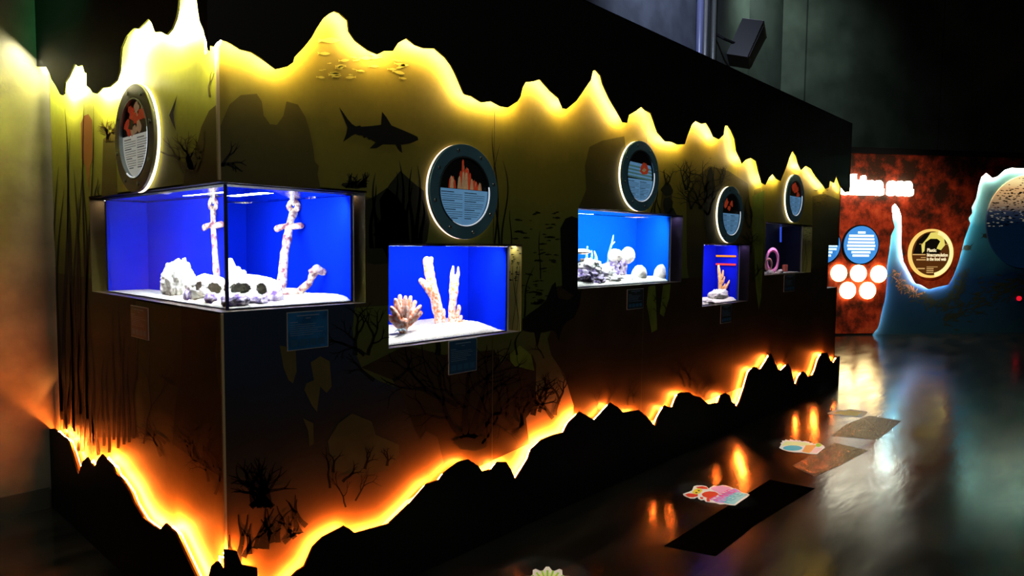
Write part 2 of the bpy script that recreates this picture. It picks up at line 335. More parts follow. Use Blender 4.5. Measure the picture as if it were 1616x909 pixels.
def branch(x, y, ln, ang, wd, depth, rnd, out, curl=.35, split=2, shrink=.72):
    """a tapered branching silhouette in the plane of the print"""
    px_, py_, a = x, y, ang; seg = 3; w = wd
    for i in range(seg):
        a2 = a+rnd.uniform(-curl, curl)
        nx, ny = px_+math.cos(a2)*ln/seg, py_-math.sin(a2)*ln/seg
        w2 = w*(.86 if depth else .7)
        ox, oy = math.sin(a2)*w/2, math.cos(a2)*w/2; qx, qy = math.sin(a2)*w2/2, math.cos(a2)*w2/2
        out.append([(px_-ox, py_-oy), (px_+ox, py_+oy), (nx+qx, ny+qy), (nx-qx, ny-qy)])
        px_, py_, a, w = nx, ny, a2, w2
        if depth and i == 1 and rnd.random() < .6:
            branch(px_, py_, ln*shrink*.8, a+rnd.choice((-1, 1))*rnd.uniform(.5, 1), w*.7, depth-1, rnd, out, curl, split, shrink)
    if depth:
        for k in range(split):
            branch(px_, py_, ln*shrink*rnd.uniform(.8, 1.1), a+(k-(split-1)/2)*rnd.uniform(.6, 1.0), w*.85, depth-1, rnd, out, curl, split, shrink)
    else:
        n = 6; out.append([(px_+math.cos(2*math.pi*i/n)*w*.55, py_+math.sin(2*math.pi*i/n)*w*.55) for i in range(n)])
def weed(x, y, h, sway, wd, rnd, n=14, lean=0):
    l, r = [], []; ph = rnd.uniform(0, 6)
    for i in range(n+1):
        t = i/n; cx = x+math.sin(ph+t*4.5)*sway*(.3+t)+lean*t; w = wd*(1-t)**.7+.25
        l.append((cx-w/2, y-h*t)); r.append((cx+w/2, y-h*t))
    return [l[i:i+2]+r[i:i+2][::-1] for i in range(n)]
def fish(x, y, ln, sg=1, rot=0):
    pts = [(1, 0), (.72, .14), (.35, .22), (0, .20), (-.45, .06), (-.75, .2), (-.68, 0), (-.75, -.2), (-.45, -.06), (0, -.2), (.3, -.24), (.72, -.13)]
    c, s_ = math.cos(rot), math.sin(rot)
    return [(x+sg*(a*c-b_*s_)*ln/2, y+(a*s_+b_*c)*ln/2) for a, b_ in pts]
def blob(x, y, rx, ry, rnd, n=14, j=.18):
    return [(x+math.cos(2*math.pi*i/n)*rx*rnd.uniform(1-j, 1+j), y+math.sin(2*math.pi*i/n)*ry*rnd.uniform(1-j, 1+j)) for i in range(n)]

def mural(fr, u0, u1, holes, base, art, name, seams=()):
    m = MB()
    us = sorted({u0, u1, *[h for q in holes for h in q[:2]]}); vs_ = sorted({0, T-.01, *[h for q in holes for h in q[2:]]})
    for i in range(len(us)-1):
        for j in range(len(vs_)-1):
            cu, cv = (us[i]+us[i+1])/2, (vs_[j]+vs_[j+1])/2
            if any(h[0] < cu < h[1] and h[2] < cv < h[3] for h in holes): continue
            m.add([fr.p(us[i], vs_[j]), fr.p(us[i+1], vs_[j]), fr.p(us[i+1], vs_[j+1]), fr.p(us[i], vs_[j+1])], [(0, 1, 2, 3)], base)
    for k, (polys, mi, lay) in enumerate(art):
        for p in polys:
            try: m.flat(fr, [fr.px(x, y) for x, y in p], .0006*lay, mi)
            except Exception: pass
    for s_ in seams: m.add([fr.p(s_-.002, 0, .004), fr.p(s_+.002, 0, .004), fr.p(s_+.002, T-.01, .004), fr.p(s_-.002, T-.01, .004)], [(0, 1, 2, 3)], OL)
    me = bpy.data.meshes.new(name); me.from_pydata(m.v, [], m.f)
    for q in MM: me.materials.append(q)
    me.polygons.foreach_set('material_index', m.m)
    bm = bmesh.new(); bm.from_mesh(me)
    cuts = [(fr.U, h[i]) for h in holes for i in (0, 1)]+[(fr.V, h[i]) for h in holes for i in (2, 3)]+[(fr.U, u0), (fr.U, u1), (fr.V, 0), (fr.V, T-.01)]
    for ax, val in cuts:
        bmesh.ops.bisect_plane(bm, geom=bm.verts[:]+bm.edges[:]+bm.faces[:], dist=1e-6, plane_co=fr.O+ax*val, plane_no=ax)
    dead = []
    for f in bm.faces:
        c = f.calc_center_median()-fr.O; cu, cv = c.dot(fr.U), c.dot(fr.V)
        if cu < u0-1e-4 or cu > u1+1e-4 or cv < -1e-4 or cv > T or any(h[0] < cu < h[1] and h[2] < cv < h[3] for h in holes): dead.append(f)
    bmesh.ops.delete(bm, geom=dead, context='FACES')
    bm.to_mesh(me); bm.free()
    o = bpy.data.objects.new(name, me); COL.objects.link(o); o.parent = block
    return o

R = random.Random(3); A = []
# large grounds of the long face
A.append(([[(345,205),(362,165),(380,150),(405,148),(413,160),(416,182),(426,196),(437,197),(447,183),(452,160),(470,165),(482,185),(489,208),(494,232),(497,255),(503,262),(501,275),(506,300),(640,320),(640,480),(344,500)]], HI, 1))
A.append(([[(343,480),(562,462),(556,520),(560,556),(575,590),(600,602),(628,612),(640,640),(655,680),(663,693),(672,680),(690,690),(700,730),(560,870),(440,940),(345,960)]], NV, 2))
A.append(([[(441,545),(466,550),(468,585),(462,605),(455,600),(447,580)],[(490,572),(505,562),(520,570),(523,610),(515,620),(505,610),(500,650),(492,640),(480,615),(483,605),(495,600)],
  [(517,696),(534,668),(555.6,652.5),(586,665),(592.5,686),(608,692.5),(629.5,702),(629.5,717),(611,742),(568,751),(525,742)],[(478,660),(494,668),(495,700),(488,705),(486,680)]], OL, 3))
A.append(([[(923,262),(930,232),(950,222),(985,215),(1000,330),(912,330),(925,300)],[(1045,300),(1052,280),(1060,300),(1062,345),(1040,345)],
  [(1083,310),(1098,280),(1120,262),(1150,270),(1180,290),(1186,340),(1190,430),(1184,520),(1100,520),(1084,420)],
  [(1190,300),(1200,296),(1205,330),(1207,520),(1188,520)],[(1282,310),(1300,305),(1326,316),(1326,560),(1282,560)]], HI, 1))
A.append(([[(868,470),(886,450),(912,452),(1330,420),(1330,620),(1200,600),(1040,660),(900,710),(905,640),(890,590),(870,560),(864,535),(876,505)]], BR, 2))
A.append(([[(640,545),(700,560),(780,552),(792,575),(805,556),(840,560),(846,575),(845,640),(830,660),(835,700),(640,790),(560,760),(600,700),(640,640),(620,600),(570,580)]], BR, 1))
A.append(([[(804,556),(820,545),(838,560),(843,585),(830,582),(812,578),(805,570)],[(1023,452),(1034,450),(1036,500),(1037,520),(1028,525),(1024,500),(1020,480)],[(1046,450),(1058,448),(1056,470),(1047,500),(1041,495)],
  [(1187,310),(1206,300),(1205,380),(1203,430),(1201,470),(1197,488),(1193,460),(1190,400)],[(1262,400),(1277,360),(1280,420),(1264,428)]], GR, 3))
A.append(([[(887,455),(884,360),(892,345),(902,341),(912,345),(912,470)]], BK, 4))
A.append(([[(824,503),(837,493),(850,484),(861,474),(866,462),(871,450),(876,445),(878,458),(880,470),(895,474),(907,466),(918,455),(914,482),(905.6,501),(895,507),(888,515),(881,538),(876,524),(871,521),(860,524),(853,524.5),(850,538),(847.5,546),(845,535),(843,524.5),(830,523),(824,520.5)],
  [(534.6,169),(541,178),(547.8,188),(555,196),(561,199.7),(567.6,198),(569,200),(585,199),(600.6,197),(602.3,176.6),(608.9,184.8),(617,198),(637,206.3),(650,212),(658.4,216.2),(659.4,221),(646.8,226),(632,228.4),(634.3,241.6),(628.7,236),(623.7,227.7),(604,227.7),(594,233.7),(582.5,234.3),(592.4,224.4),(584,219.5),(582,221),(578,216),(574,217.8),(572,214),(563.7,212.9),(561,211.2),(554.4,214.5),(541.2,223.8),(546,211),(547.8,201.3),(541,185)]], BK, 6))
# school of pale fish high up, school of dark fish beside the tanks
A.append(([fish(R.uniform(500,640), R.uniform(84,128), R.uniform(8,26), R.choice((-1,1)), R.uniform(-.2,.2)) for _ in range(30)]+[fish(516, 64, 40, 1), fish(575, 92, 26)], YW, 5))
dk = []
for _ in range(110):
    x = R.uniform(800, 885); y = R.uniform(330, 470)
    if x > 812 and math.sin(x*.11+y*.05) > -.5: dk.append(fish(x, y, R.uniform(5, 15), R.choice((-1, 1)), R.uniform(-.2, .2)))
A.append((dk+[fish(R.uniform(838,870), R.uniform(455,482), R.uniform(8,18)) for _ in range(12)]+[fish(803,608,34,1), fish(1120,250,4)], PL, 5))
# plants
o = []
for x, y, h in [(365,290,50)]: branch(344, 262, 22, .25, 7, 2, R, o, .3); branch(350, 262, 20, 1.1, 6, 2, R, o, .3); branch(344, 232, 12, 1.3, 5, 1, R, o)
A.append((o, BK, 5))
o = [blob(560,292,20,6,R), blob(600,360,45,60,R), blob(640,350,40,70,R)]
for x in range(588, 672, 7): o += weed(x+R.uniform(-2,2), 392, R.uniform(60,140), 5, 7, R)
for i in range(9): branch(545+i*4, 296, 14, 1.57+R.uniform(-.7,.7), 4, 1, R, o)
for i in range(5): branch(590+i*5, 372, 18, 1.57+R.uniform(-.7,.7), 6, 1, R, o)
A.append((o, PL, 3))
o = []
for dx in (0, 12, 26): o += weed(778+dx*.6, 392, 190-dx*2, 8, 2.4, R, lean=R.uniform(0,14))
o += weed(806, 390, 60, 2, 1.2, R); o += weed(852, 440, 75, 2, 1.2, R); o += weed(826, 500, 80, 5, 2.5, R, lean=14); o += weed(815, 560, 50, 8, 3, R, lean=8)
A.append((o, BK, 5))
o = []
for (x, y, l, a, w, dp) in [(740,690,62,1.25,11,3),(735,690,70,1.7,11,3),(730,690,60,2.2,9,3),(745,690,50,.9,8,3),(722,640,55,2.75,8,3),(770,690,50,1.45,4,3),(760,700,60,1.2,4,3)]: branch(x, y, l, a, w, dp, R, o, .35, 2, .74)
o.append(blob(742,698,26,14,R))
for (x, y, l, a, w, dp) in [(690,560,36,1.1,9,3),(560,560,34,1.6,7,3),(580,560,30,1.2,6,3),(575,560,34,2.1,6,3),(620,600,28,.4,6,2),(590,600,26,2.5,6,2)]: branch(x, y, l, a, w, dp, R, o, .35)
A.append((o, BK, 6))
o = []
for (x, y, l, a, w, dp) in [(815,690,30,1.2,12,3),(820,675,30,2.0,11,3),(840,655,28,1.0,9,3),(872,660,26,1.9,7,4),(875,655,26,1.2,7,4),(850,650,22,1.5,6,3),(525,745,16,1.9,5,2),(540,760,20,1.2,5,2),(575,740,16,1.6,5,3),(610,735,12,1.5,5,3),(545,800,26,1.8,3,3),(560,790,26,1.3,3,3),(520,770,30,1.9,4,2)]: branch(x, y, l, a, w, dp, R, o, .4)
for i in range(14): x = 366+i*9; branch(x, 890-i*4+R.uniform(-10,4), R.uniform(20,46), R.uniform(.7,2.4), R.uniform(7,12), 1, R, o, .25)
for i in range(8): branch(395+i*5, 800, 36, R.uniform(.8,2.3), 10, 2, R, o, .3)
for (x, y) in [(945,650),(958,640),(990,640),(1000,636),(1098,622),(1106,622),(1112,628),(1080,610),(1088,612),(1228,575),(1236,572)]: branch(x, y, R.uniform(12,22), R.uniform(1.1,2), 3, 3, R, o, .4)
A.append((o, BK, 6))
o = [blob(1052,300,9,10,R), blob(1054,325,8,14,R), blob(1060,352,10,22,R), blob(1120,330,10,60,R)]
for (x, y, l, dp) in [(1052,292,12,2),(1082,300,20,3),(1090,330,26,3),(1112,300,20,3),(1116,340,26,3),(1104,330,20,3),(1182,360,16,3),(1184,400,16,3),(1188,440,14,2),(1136,290,14,2)]:
    for a in (1.2, 1.9): branch(x, y, l, a, 3.4, dp, R, o, .4)
for x in (1034, 1040, 1178, 1184, 1028): o += weed(x, 345, R.uniform(30,70), 3, 3, R)
for _ in range(30): o.append(fish(R.uniform(1284,1305), R.uniform(300,330), 5, 1, R.uniform(-.3,.3)))
for _ in range(5): branch(R.uniform(1025,1055), R.uniform(470,500), 8, R.uniform(1,2), 1.5, 2, R, o, .5)
branch(858, 565, 14, 1.5, 2, 3, R, o, .5)
A.append((o, PL, 5))
seams = [FL.px(x, 400)[0] for x in (778, 1016, 1160, 1262)]
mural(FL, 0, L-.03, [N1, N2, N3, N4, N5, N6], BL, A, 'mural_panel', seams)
# end face
A = []; o = []
A.append(([[(286,320),(292,270),(300,250),(308,240),(318,200),(330,175),(342,165),(352,300)],[(160,320),(163,220),(166,217),(180,220),(184,260),(186,320)],
  [(352,500),(285,480),(288,560),(286,590),(277,640),(272,700),(300,720),(358,760)],[(86,430),(214,450),(215,600),(210,650),(220,690),(94,690)]], EH, 1))
A.append(([[(345,490),(352,500),(356,640),(352,640),(344,600),(340,560)]], BE, 2))
A.append(([[(129,250),(128,195),(133,183),(140,180),(146,190),(147,250),(143,262),(140,300),(136,262)]], OR, 3))
o = []
for i in range(5): branch(166+i*4, 222, 16, 1.57+(2-i)*-.3, 5, 2, R, o, .4)
A.append((o, TN, 3)); o = []
for i in range(4): branch(294+i*5, 268, 28, 1.57+(1.5-i)*.35, 6, 2, R, o, .4)
o.append(blob(302,255,9,14,R)); branch(332,150,20,1.6,4,2,R,o); 
for (x, y) in [(300,720),(310,730),(318,715),(330,760),(340,780),(255,720),(262,700)]: branch(x, y, R.uniform(20,34), R.uniform(1.2,2), 5, 3, R, o, .4)
A.append((o, EH, 3)); o = []
for i in range(13): x = 92+i*4.4; o += weed(x, R.uniform(640,700), R.uniform(330,540), R.uniform(4,8), 4, R, n=22)
for i in range(16): x = 92+i*8; o += weed(x, R.uniform(690,720), R.uniform(60,260), R.uniform(2,5), 4.5, R, n=14)
branch(228, 700, 60, 1.5, 3, 3, R, o, .15); o += weed(218, 600, 120, 3, 2, R); o += weed(152, 320, 40, 3, 2.4, R); o += weed(158, 320, 30, 3, 2.4, R)
o.append([(281,150),(278,165),(275,178),(276,190),(279,207),(272,192),(268,182),(273,170)])
o.append(fish(265, 599, 32, 1, .6)); o.append(blob(92,620,4,60,R))
A.append((o, BK, 5))
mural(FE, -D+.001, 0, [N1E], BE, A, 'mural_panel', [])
# corner trim, top, end, back of the block
trim = mat('corner_trim', (.45, .36, .2), .4)
m = MB(); m.box((-.006, -.006, 0), (.004, .004, ZB-.004)); m.box((-.006, -.006, ZT+.006), (.004, .004, T-.02)); m.build('corner_trim', trim, block)
m = MB(); m.box((-G, -G, T-.008), (LT, D, T)); m.build('top_cover', BLACK2, block)
m = MB(); m.fbox(Frame((L, 0, 0), (0, 1, 0), (0, 0, 1), (1, 0, 0)), -G, N6E[0]-.03, 0, 1.0, -.02, 0)
FX = Frame((L, 0, 0), (0, 1, 0), (0, 0, 1), (1, 0, 0))
m = MB(); m.fbox(FX, 0, D, 0, N6[2], -.03, -.01); m.fbox(FX, 0, D, N6[3], T-.01, -.03, -.01); m.fbox(FX, N6E[1], D, N6[2], N6[3], -.03, -.01)
m.build('end_board', BLACK2, block)
m = MB(); m.box((.02, D-.02, 0), (L-.03, D, T-.01)); m.build('back_board', BLACK2, block)
m = MB(); m.fbox(FL, L-.02, L, 0, lol[-1][1], .0, G-.009); m.fbox(FL, LT-.02, LT, upl[-1][1], T-.01, .0, G-.009); m.build('end_return', BLACK, block)
# niche linings
reveal_mat = [zramp('reveal_print', [(0, (.5, .42, .12)), (.25, (.5, .45, .15)), (.8, (.2, .17, .06)), (1, (.08, .06, .03))], 1.05, 1.6), BLACK2, STEEL, p_black]
def niche(n, right='print', name='niche_lining'):
    x0, x1, z0, z1 = n; dp = .62; m = MB()
    m.box((x1, .001, z0), (x1+.008, dp, z1), 0); m.box((x0-.008, .001, z0), (x0, dp, z1), 1)
    m.box((x0, dp, z0), (x1, dp+.008, z1), 1); m.box((x0-.008, .001, z1), (x1+.008, dp, z1+.008), 1)
    m.box((x0-.008, .001, z0-.008), (x1+.008, dp, z0), 2)
    if right != 'dark':
        FV = Frame((x1-.001, 0, 0), (0, 1, 0), (0, 0, 1), (-1, 0, 0)); r = random.Random(int(x1*100))
        for k in range(3):
            y0 = r.uniform(.02, .1); ph = r.uniform(0, 6); P = [(y0+.012*math.sin(ph+j*.7), z0+(z1-z0)*.75*j/9) for j in range(10)]
            for j in range(9): m.add([FV.p(P[j][0], P[j][1]), FV.p(P[j][0]+.003, P[j][1]), FV.p(P[j+1][0]+.003, P[j+1][1]), FV.p(*P[j+1])], [(0, 1, 2, 3)], 3)
        for k in range(26):
            a, c = r.uniform(.01, .12), z1-r.uniform(.02, .2); s_ = r.uniform(.006, .014)
            m.flat(FV, [(a+s_*u, c+s_*.35*v) for u, v in ((1, 0), (.3, 1), (-.6, .2), (-1, .8), (-1, -.8), (-.6, -.2), (.3, -1))], .0005, 3)
    return m.build(name, reveal_mat, block)
for n, k in ((N2, 'print'), (N3, 'dark'), (N4, 'dark'), (N5, 'print')):
    o = niche(n, k)
    if k == 'dark': o.data.materials[0] = mat('dark_reveal', (.03, .022, .04), .5)
# corner niche of the first tank
m = MB()
m.box((.638, .001, ZB), (.646, 1.5, ZT), 0); m.box((.001, 1.484, ZB), (.646, 1.492, ZT), 0)
m.box((0, 0, ZT), (.646, 1.492, ZT+.008), 1); m.box((0, 0, ZB-.008), (.646, 1.492, ZB), 2)
m.build('niche_lining', reveal_mat, block)
# open corner niche at the far end
m = MB(); x0 = N6[0]
m.box((x0-.008, .001, N6[2]), (x0, .62, N6[3]), 1); m.box((x0, .62, N6[2]), (L-.03, .628, N6[3]), 1)
m.box((x0, 0, N6[3]), (L-.01, .62, N6[3]+.008), 1); m.box((x0, 0, N6[2]-.012), (L-.005, .62, N6[2]), 2)
m.build('niche_lining', reveal_mat, block)
# ------------------------------------------------------------------ aquariums
def glassmat():
    m = bpy.data.materials.new('tank_glass'); m.use_nodes = True; N, K = nodes(m); N.remove(N['Principled BSDF'])
    t = N.new('ShaderNodeBsdfTransparent'); g_ = N.new('ShaderNodeBsdfGlossy'); g_.inputs['Roughness'].default_value = .02
    x = N.new('ShaderNodeMixShader'); x.inputs[0].default_value = .04
    t.inputs[0].default_value = (.96, .98, 1, 1)
    K.new(t.outputs[0], x.inputs[1]); K.new(g_.outputs[0], x.inputs[2]); K.new(x.outputs[0], N['Material Output'].inputs[0]); return m
GLASS = glassmat()
def watermat(name, bump):
    m = bpy.data.materials.new(name); m.use_nodes = True; N, K = nodes(m); N.remove(N['Principled BSDF'])
    r = N.new('ShaderNodeBsdfGlass'); r.inputs['IOR'].default_value = 1.33; r.inputs['Roughness'].default_value = 0
    if bump:
        tc = N.new('ShaderNodeTexCoord'); n_ = N.new('ShaderNodeTexNoise'); n_.inputs['Scale'].default_value = 22; n_.inputs['Detail'].default_value = 2
        K.new(tc.outputs['Object'], n_.inputs[0]); b_ = N.new('ShaderNodeBump'); b_.inputs['Strength'].default_value = .5; b_.inputs['Distance'].default_value = .02
        K.new(n_.outputs[0], b_.inputs['Height']); K.new(b_.outputs[0], r.inputs['Normal'])
    K.new(r.outputs[0], N['Material Output'].inputs[0]); return m
WATER = watermat('clear_water', 0); WSURF = watermat('rippled_water_surface', 1)
BLUE = mat('tank_blue_board', (.0015, .016, .55), .6, spec=0)
BLUE3 = mat('tank_light_blue_board', (.002, .085, .58), .6, spec=0)
BLUED = mat('tank_navy_board', (.0008, .0015, .012), .5, spec=.2)
EDGE = mat('glass_edge_seal', (.5, .55, .9), .3)
EDGED = mat('dark_corner_seal', (.01, .02, .12), .3)
SAND = mat('white_coral_sand', (.92, .88, .74), .9, noise_amt=.2, scale=90, bump=.6, bscale=160)
def sand(name, x0, x1, y0, y1, z0, hf, parent, mt=None, step=.02):
    nx, ny = max(2, int((x1-x0)/step)), max(2, int((y1-y0)/step)); m = MB(); vs = []
    for j in range(ny+1):
        for i in range(nx+1):
            x = x0+(x1-x0)*i/nx; y = y0+(y1-y0)*j/ny; fr_ = min(1, (y-y0)/.07)*min(1, (x-x0)/.07 if x0 < .1 else 1)
            vs.append((x, y, z0+max(.001, hf(x, y)*(.12+.88*fr_)+.004*noise.noise(Vector((x*60, y*60, 3))))))
    k = len(vs)
    fs = [(j*(nx+1)+i, j*(nx+1)+i+1, (j+1)*(nx+1)+i+1, (j+1)*(nx+1)+i) for j in range(ny) for i in range(nx)]
    rim = [i for i in range(nx+1)]+[j*(nx+1)+nx for j in range(1, ny+1)]+[ny*(nx+1)+i for i in range(nx-1, -1, -1)]+[j*(nx+1) for j in range(ny-1, 0, -1)]
    vs += [(vs[i][0], vs[i][1], z0-.002) for i in rim]; n = len(rim)
    fs += [(rim[i], k+i, k+(i+1) % n, rim[(i+1) % n]) for i in range(n)]
    m.add(vs, fs); o = m.build(name, mt or SAND, parent, smooth=True); o['kind'] = 'stuff'; return o
def water(t, x0, x1, y0, y1, z0, z1):
    m = MB().box((x0, y0, z0), (x1, y1, z1)); m.m[1] = 1
    return m.build('water', [WATER, WSURF], t)
def light_bar(t, x0, x1, y, z, power, col, wd=.07, along='x', spread=math.pi):
    xm = (x0+x1)/2
    if along == 'x': return area('tank_lamp', (xm, y, z), (xm, y, z-1), (x1-x0), wd, power, col, t, spread)
def aquarium(label, n, pxr, pxc, blue, power, col=(.8, .9, 1), blue2=None, hsand=None, zwater=.012, edge=True, depth=None):
    x0, x1, z0, z1 = n
    t = empty('aquarium', label, 'aquarium', ((x0+x1)/2, DG, z0), 'aquariums set into the mural wall'); sh = t.location
    xe = FL.px(pxr, 450, -DG)[0]; P, r = refract(pxc, 450, 1)
    yb = P.y+r.y*(xe-.006-P.x)/r.x if depth is None else depth; yb = max(yb, .25)
    xs_ = x0-.05; zt = z1-zwater
    def B(mb, name, mt): return mb.build(name, mt, t, shift=sh)
    w = MB().box((xs_, DG, z0+.003), (xe, yb, zt)); w.m[1] = 1; B(w, 'water', [WATER, WSURF])
    B(MB().box((xs_+.003, yb-.006, z0+.005), (xe-.003, yb-.002, zt-.002)), 'back_board', blue)
    B(MB().box((xe-.006, DG+.004, z0+.005), (xe-.002, yb-.006, zt-.002)), 'side_board', blue2 or blue)
    B(MB().box((xs_+.003, DG+.004, z0+.0045), (xe-.006, yb-.006, z0+.006)), 'base_board', blue2 or blue)
    B(MB().box((xs_, DG-.008, z0+.003), (xe, DG-.002, z1-.004)), 'front_glass', GLASS)
    if edge: B(MB().box((xe-.001, DG-.010, z0+.003), (xe+.005, DG-.001, z1-.006)), 'corner_seal', edge if edge is not True else EDGE)
    hood = B(MB().box((xs_, DG-.012, z1-.004), (xe+.006, yb, z1-.001)), 'hood', BLACK2)
    lz = zt-.010
    la = area('tank_lamp', (0, 0, 0), (0, 0, -1), (xe-xs_)*.8, .03, power*2.0, col, t); la.location = Vector(((xs_+xe)/2, DG+.03, lz))-sh; la.rotation_euler = (.75, 0, 0)
    if hsand:
        s_ = sand('sand_bed', xs_+.004, xe-.008, DG+.005, yb-.008, z0+.006, hsand, t)
        for v in s_.data.vertices: v.co = v.co-Vector(sh)
    return t, xe, yb, zt

# --- things inside
def rockm(name, c1, c2, scale=30, b=.7): return mat(name, c1, .85, col2=c2, scale=scale, bump=b, bscale=60, spec=.2)
RK_W = rockm('white_live_rock', (.92, .90, .80), (.74, .70, .66), 45)
RK_P = rockm('purple_live_rock', (.75, .66, .74), (.13, .07, .30), 32)
RK_B = rockm('pale_blue_rock', (.6, .75, .8), (.2, .3, .42), 50)
CO_O = rockm('speckled_orange_coral', (.92, .74, .62), (.75, .20, .07), 60, .4)
CO_T = rockm('tan_soft_coral', (.85, .50, .22), (.55, .24, .08), 60, .4)
CO_B = rockm('pale_blue_coral', (.45, .75, .95), (.12, .40, .75), 60, .3)
ANC = rockm('encrusted_anchor', (.72, .62, .46), (.20, .06, .10), 42, .8)
def rock(c, s, seed, sub=4, amp=.28, fq=2.2, dents=(), flat=None, cut=()):
    bm = bmesh.new(); bmesh.ops.create_icosphere(bm, subdivisions=sub, radius=1)
    for v in bm.verts:
        d = v.co.normalized(); k = 1+amp*(noise.fractal(d*fq+Vector((seed*3.1, seed, 0)), .6, 2.1, 6)+.35*noise.noise(d*9+Vector((seed, 2, 0))))
        for dv, rad, dep in dents:
            a = d.angle(Vector(dv).normalized())
            if a < rad: k *= 1-dep*min(1, (1-(a/rad)**4))
        v.co = d*k; v.co = Vector((v.co.x*s[0], v.co.y*s[1], v.co.z*s[2]))
        if flat is not None and v.co.z < flat: v.co.z = flat
    if cut:
        dead = []
        for f in bm.faces:
            q = f.calc_center_median()
            if any((q-Vector((dv[0]*s[0], dv[1]*s[1], dv[2]*s[2]))).length < rad for dv, rad in cut): dead.append(f)
        bmesh.ops.delete(bm, geom=dead, context='FACES')
        bm.verts.index_update()
    m = MB(); m.add([q.co+Vector(c) for q in bm.verts], [[w.index for w in f.verts] for f in bm.faces]); bm.free(); return m
def solid(name, m, mt, label, cat, loc, group=None, smooth=True):
    o = m.build(name, mt, smooth=smooth, shift=loc); o.location = loc; tag(o, label, cat, group); return o
def ntube(m, pts, rad, seed=0, n=12, amp=.2, fq=30, mi=0, seg=5):
    """lumpy tube with rounded tip"""
    P = [Vector(q) for q in pts]; Q = []; Rr = []
    for i in range(len(P)-1):
        for j in range(seg):
            t = j/seg; Q.append(P[i].lerp(P[i+1], t)); Rr.append(rad[i]+(rad[i+1]-rad[i])*t)
    Q.append(P[-1]); Rr.append(rad[-1])
    d = (P[-1]-P[-2]).normalized()
    for a in (.45, .8, .97): Q.append(P[-1]+d*rad[-1]*a); Rr.append(rad[-1]*math.sqrt(1-a*a))
    k = len(m.v); m.tube(Q, Rr, n, mi)
    for i in range(k, len(m.v)):
        v = Vector(m.v[i]); ax = Q[min((i-k)//n, len(Q)-1)]
        f = 1+amp*noise.noise(v*fq+Vector((seed, 0, 0)))*1.6; m.v[i] = tuple(ax+(v-ax)*f)

# ===== tank 1: corner tank
t1 = empty('corner_aquarium', 'large blue corner aquarium with sunken anchor, wrapping the near wall corner', 'aquarium', (.3, .7, ZB), 'aquariums set into the mural wall')
sh = t1.location; X1, Y1 = .600, 1.405; WT = ZT-.012
def B1(mb, name, mt): return mb.build(name, mt, t1, shift=sh)
w = MB().box((DG, DG, ZB+.004), (X1, Y1, WT)); w.m[1] = 1; B1(w, 'water', [WATER, WSURF])
B1(MB().box((X1-.006, DG+.003, ZB+.006), (X1-.002, Y1-.003, WT-.002)), 'back_board', BLUE)
B1(MB().box((DG+.003, Y1-.022, ZB+.006), (X1-.006, Y1-.018, WT-.002)), 'side_board', BLUE)
B1(MB().box((DG+.003, DG+.003, ZB+.005), (X1-.006, Y1-.022, ZB+.0065)), 'base_board', BLUE)
B1(MB().box((DG-.008, DG-.008, ZB+.003), (X1, DG-.002, ZT-.004)), 'front_glass', GLASS)
B1(MB().box((DG-.008, DG-.002, ZB+.003), (DG-.002, Y1, ZT-.004)), 'side_glass', GLASS)
B1(MB().box((DG-.010, DG-.010, ZB+.003), (DG+.000, DG+.000, ZT-.006)), 'corner_seal', EDGED)
B1(MB().box((X1, DG-.010, ZB+.003), (X1+.003, DG-.001, ZT-.006)), 'corner_seal', EDGE)
B1(MB().box((DG-.012, DG-.012, ZT-.004), (X1+.006, Y1, ZT-.001)), 'hood', BLACK2)
la = area('tank_lamp', (0, 0, 0), (0, 0, -1), .45, .03, 6.5, (.9, .95, 1), t1); la.location = Vector((.32, DG+.03, WT-.02))-sh; la.rotation_euler = (.75, 0, 0)
la = area('tank_lamp', (0, 0, 0), (0, 0, -1), .03, .9, 12, (.9, .95, 1), t1); la.location = Vector((DG+.03, .55, WT-.02))-sh; la.rotation_euler = (0, -.75, 0)
la = area('tank_lamp', (0, 0, 0), (0, 0, -1), .05, .45, 2.2, (.9, .95, 1), t1); la.location = Vector((.26, .40, WT-.006))-sh; la.rotation_euler = (0, 0, 0)
s_ = sand('sand_bed', DG+.004, X1-.008, DG+.004, Y1-.024, ZB+.0065, lambda x, y: .022*max(0, 1-max(0, y-.55)/.45)+.012*math.sin(x*14+1)*math.sin(y*9) if y < 1.0 else 0, t1)
for v in s_.data.vertices: v.co = v.co-Vector(sh)
# anchor: one coral-crusted casting
am = MB(); ring = Vector((.564, .648, 1.728)); dr = Vector((.53, .62, 1.63)); md = Vector((.483, .562, 1.503)); bs = Vector((.452, .522, 1.385)); ft = Vector((.44, .505, 1.325))
ntube(am, [ft, bs, md, dr, ring-Vector((0, 0, .028))], [.026, .023, .020, .019, .019], 1, 14, .25)
side = Vector((.70, -.71, 0))
ntube(am, [dr, dr+side*.03+Vector((0, 0, .0)), dr+side*.062+Vector((0, 0, .004))], [.017, .014, .014], 2)
ntube(am, [dr, dr-side*.03-Vector((0, 0, .0)), dr-side*.062-Vector((0, 0, .012))], [.017, .014, .014], 3)
rp_ = [ring+(side*math.cos(a)+Vector((0, 0, 1))*math.sin(a))*.0225 for a in [2*math.pi*i/20 for i in range(21)]]
k = len(am.v); am.tube(rp_, .0135, 10)
for i in range(k, len(am.v)):
    v = Vector(am.v[i]); am.v[i] = tuple(v+(v-ring).normalized()*.004*noise.noise(v*60))
tip = inside(500, 424, .33); tip2 = inside(511, 430, .33)
e1 = inside(470, 462, .45); e2 = inside(488, 446, .38)
ntube(am, [ft, e1, e2, tip], [.026, .02, .0165, .019], 4)
ntube(am, [inside(488, 430, .34), tip, tip2], [.012, .02, .014], 5)
solid('anchor', am, ANC, 'encrusted stone anchor leaning in the corner aquarium, one fluke raised', 'anchor', tuple(ft))
cm = MB(); r = random.Random(5)
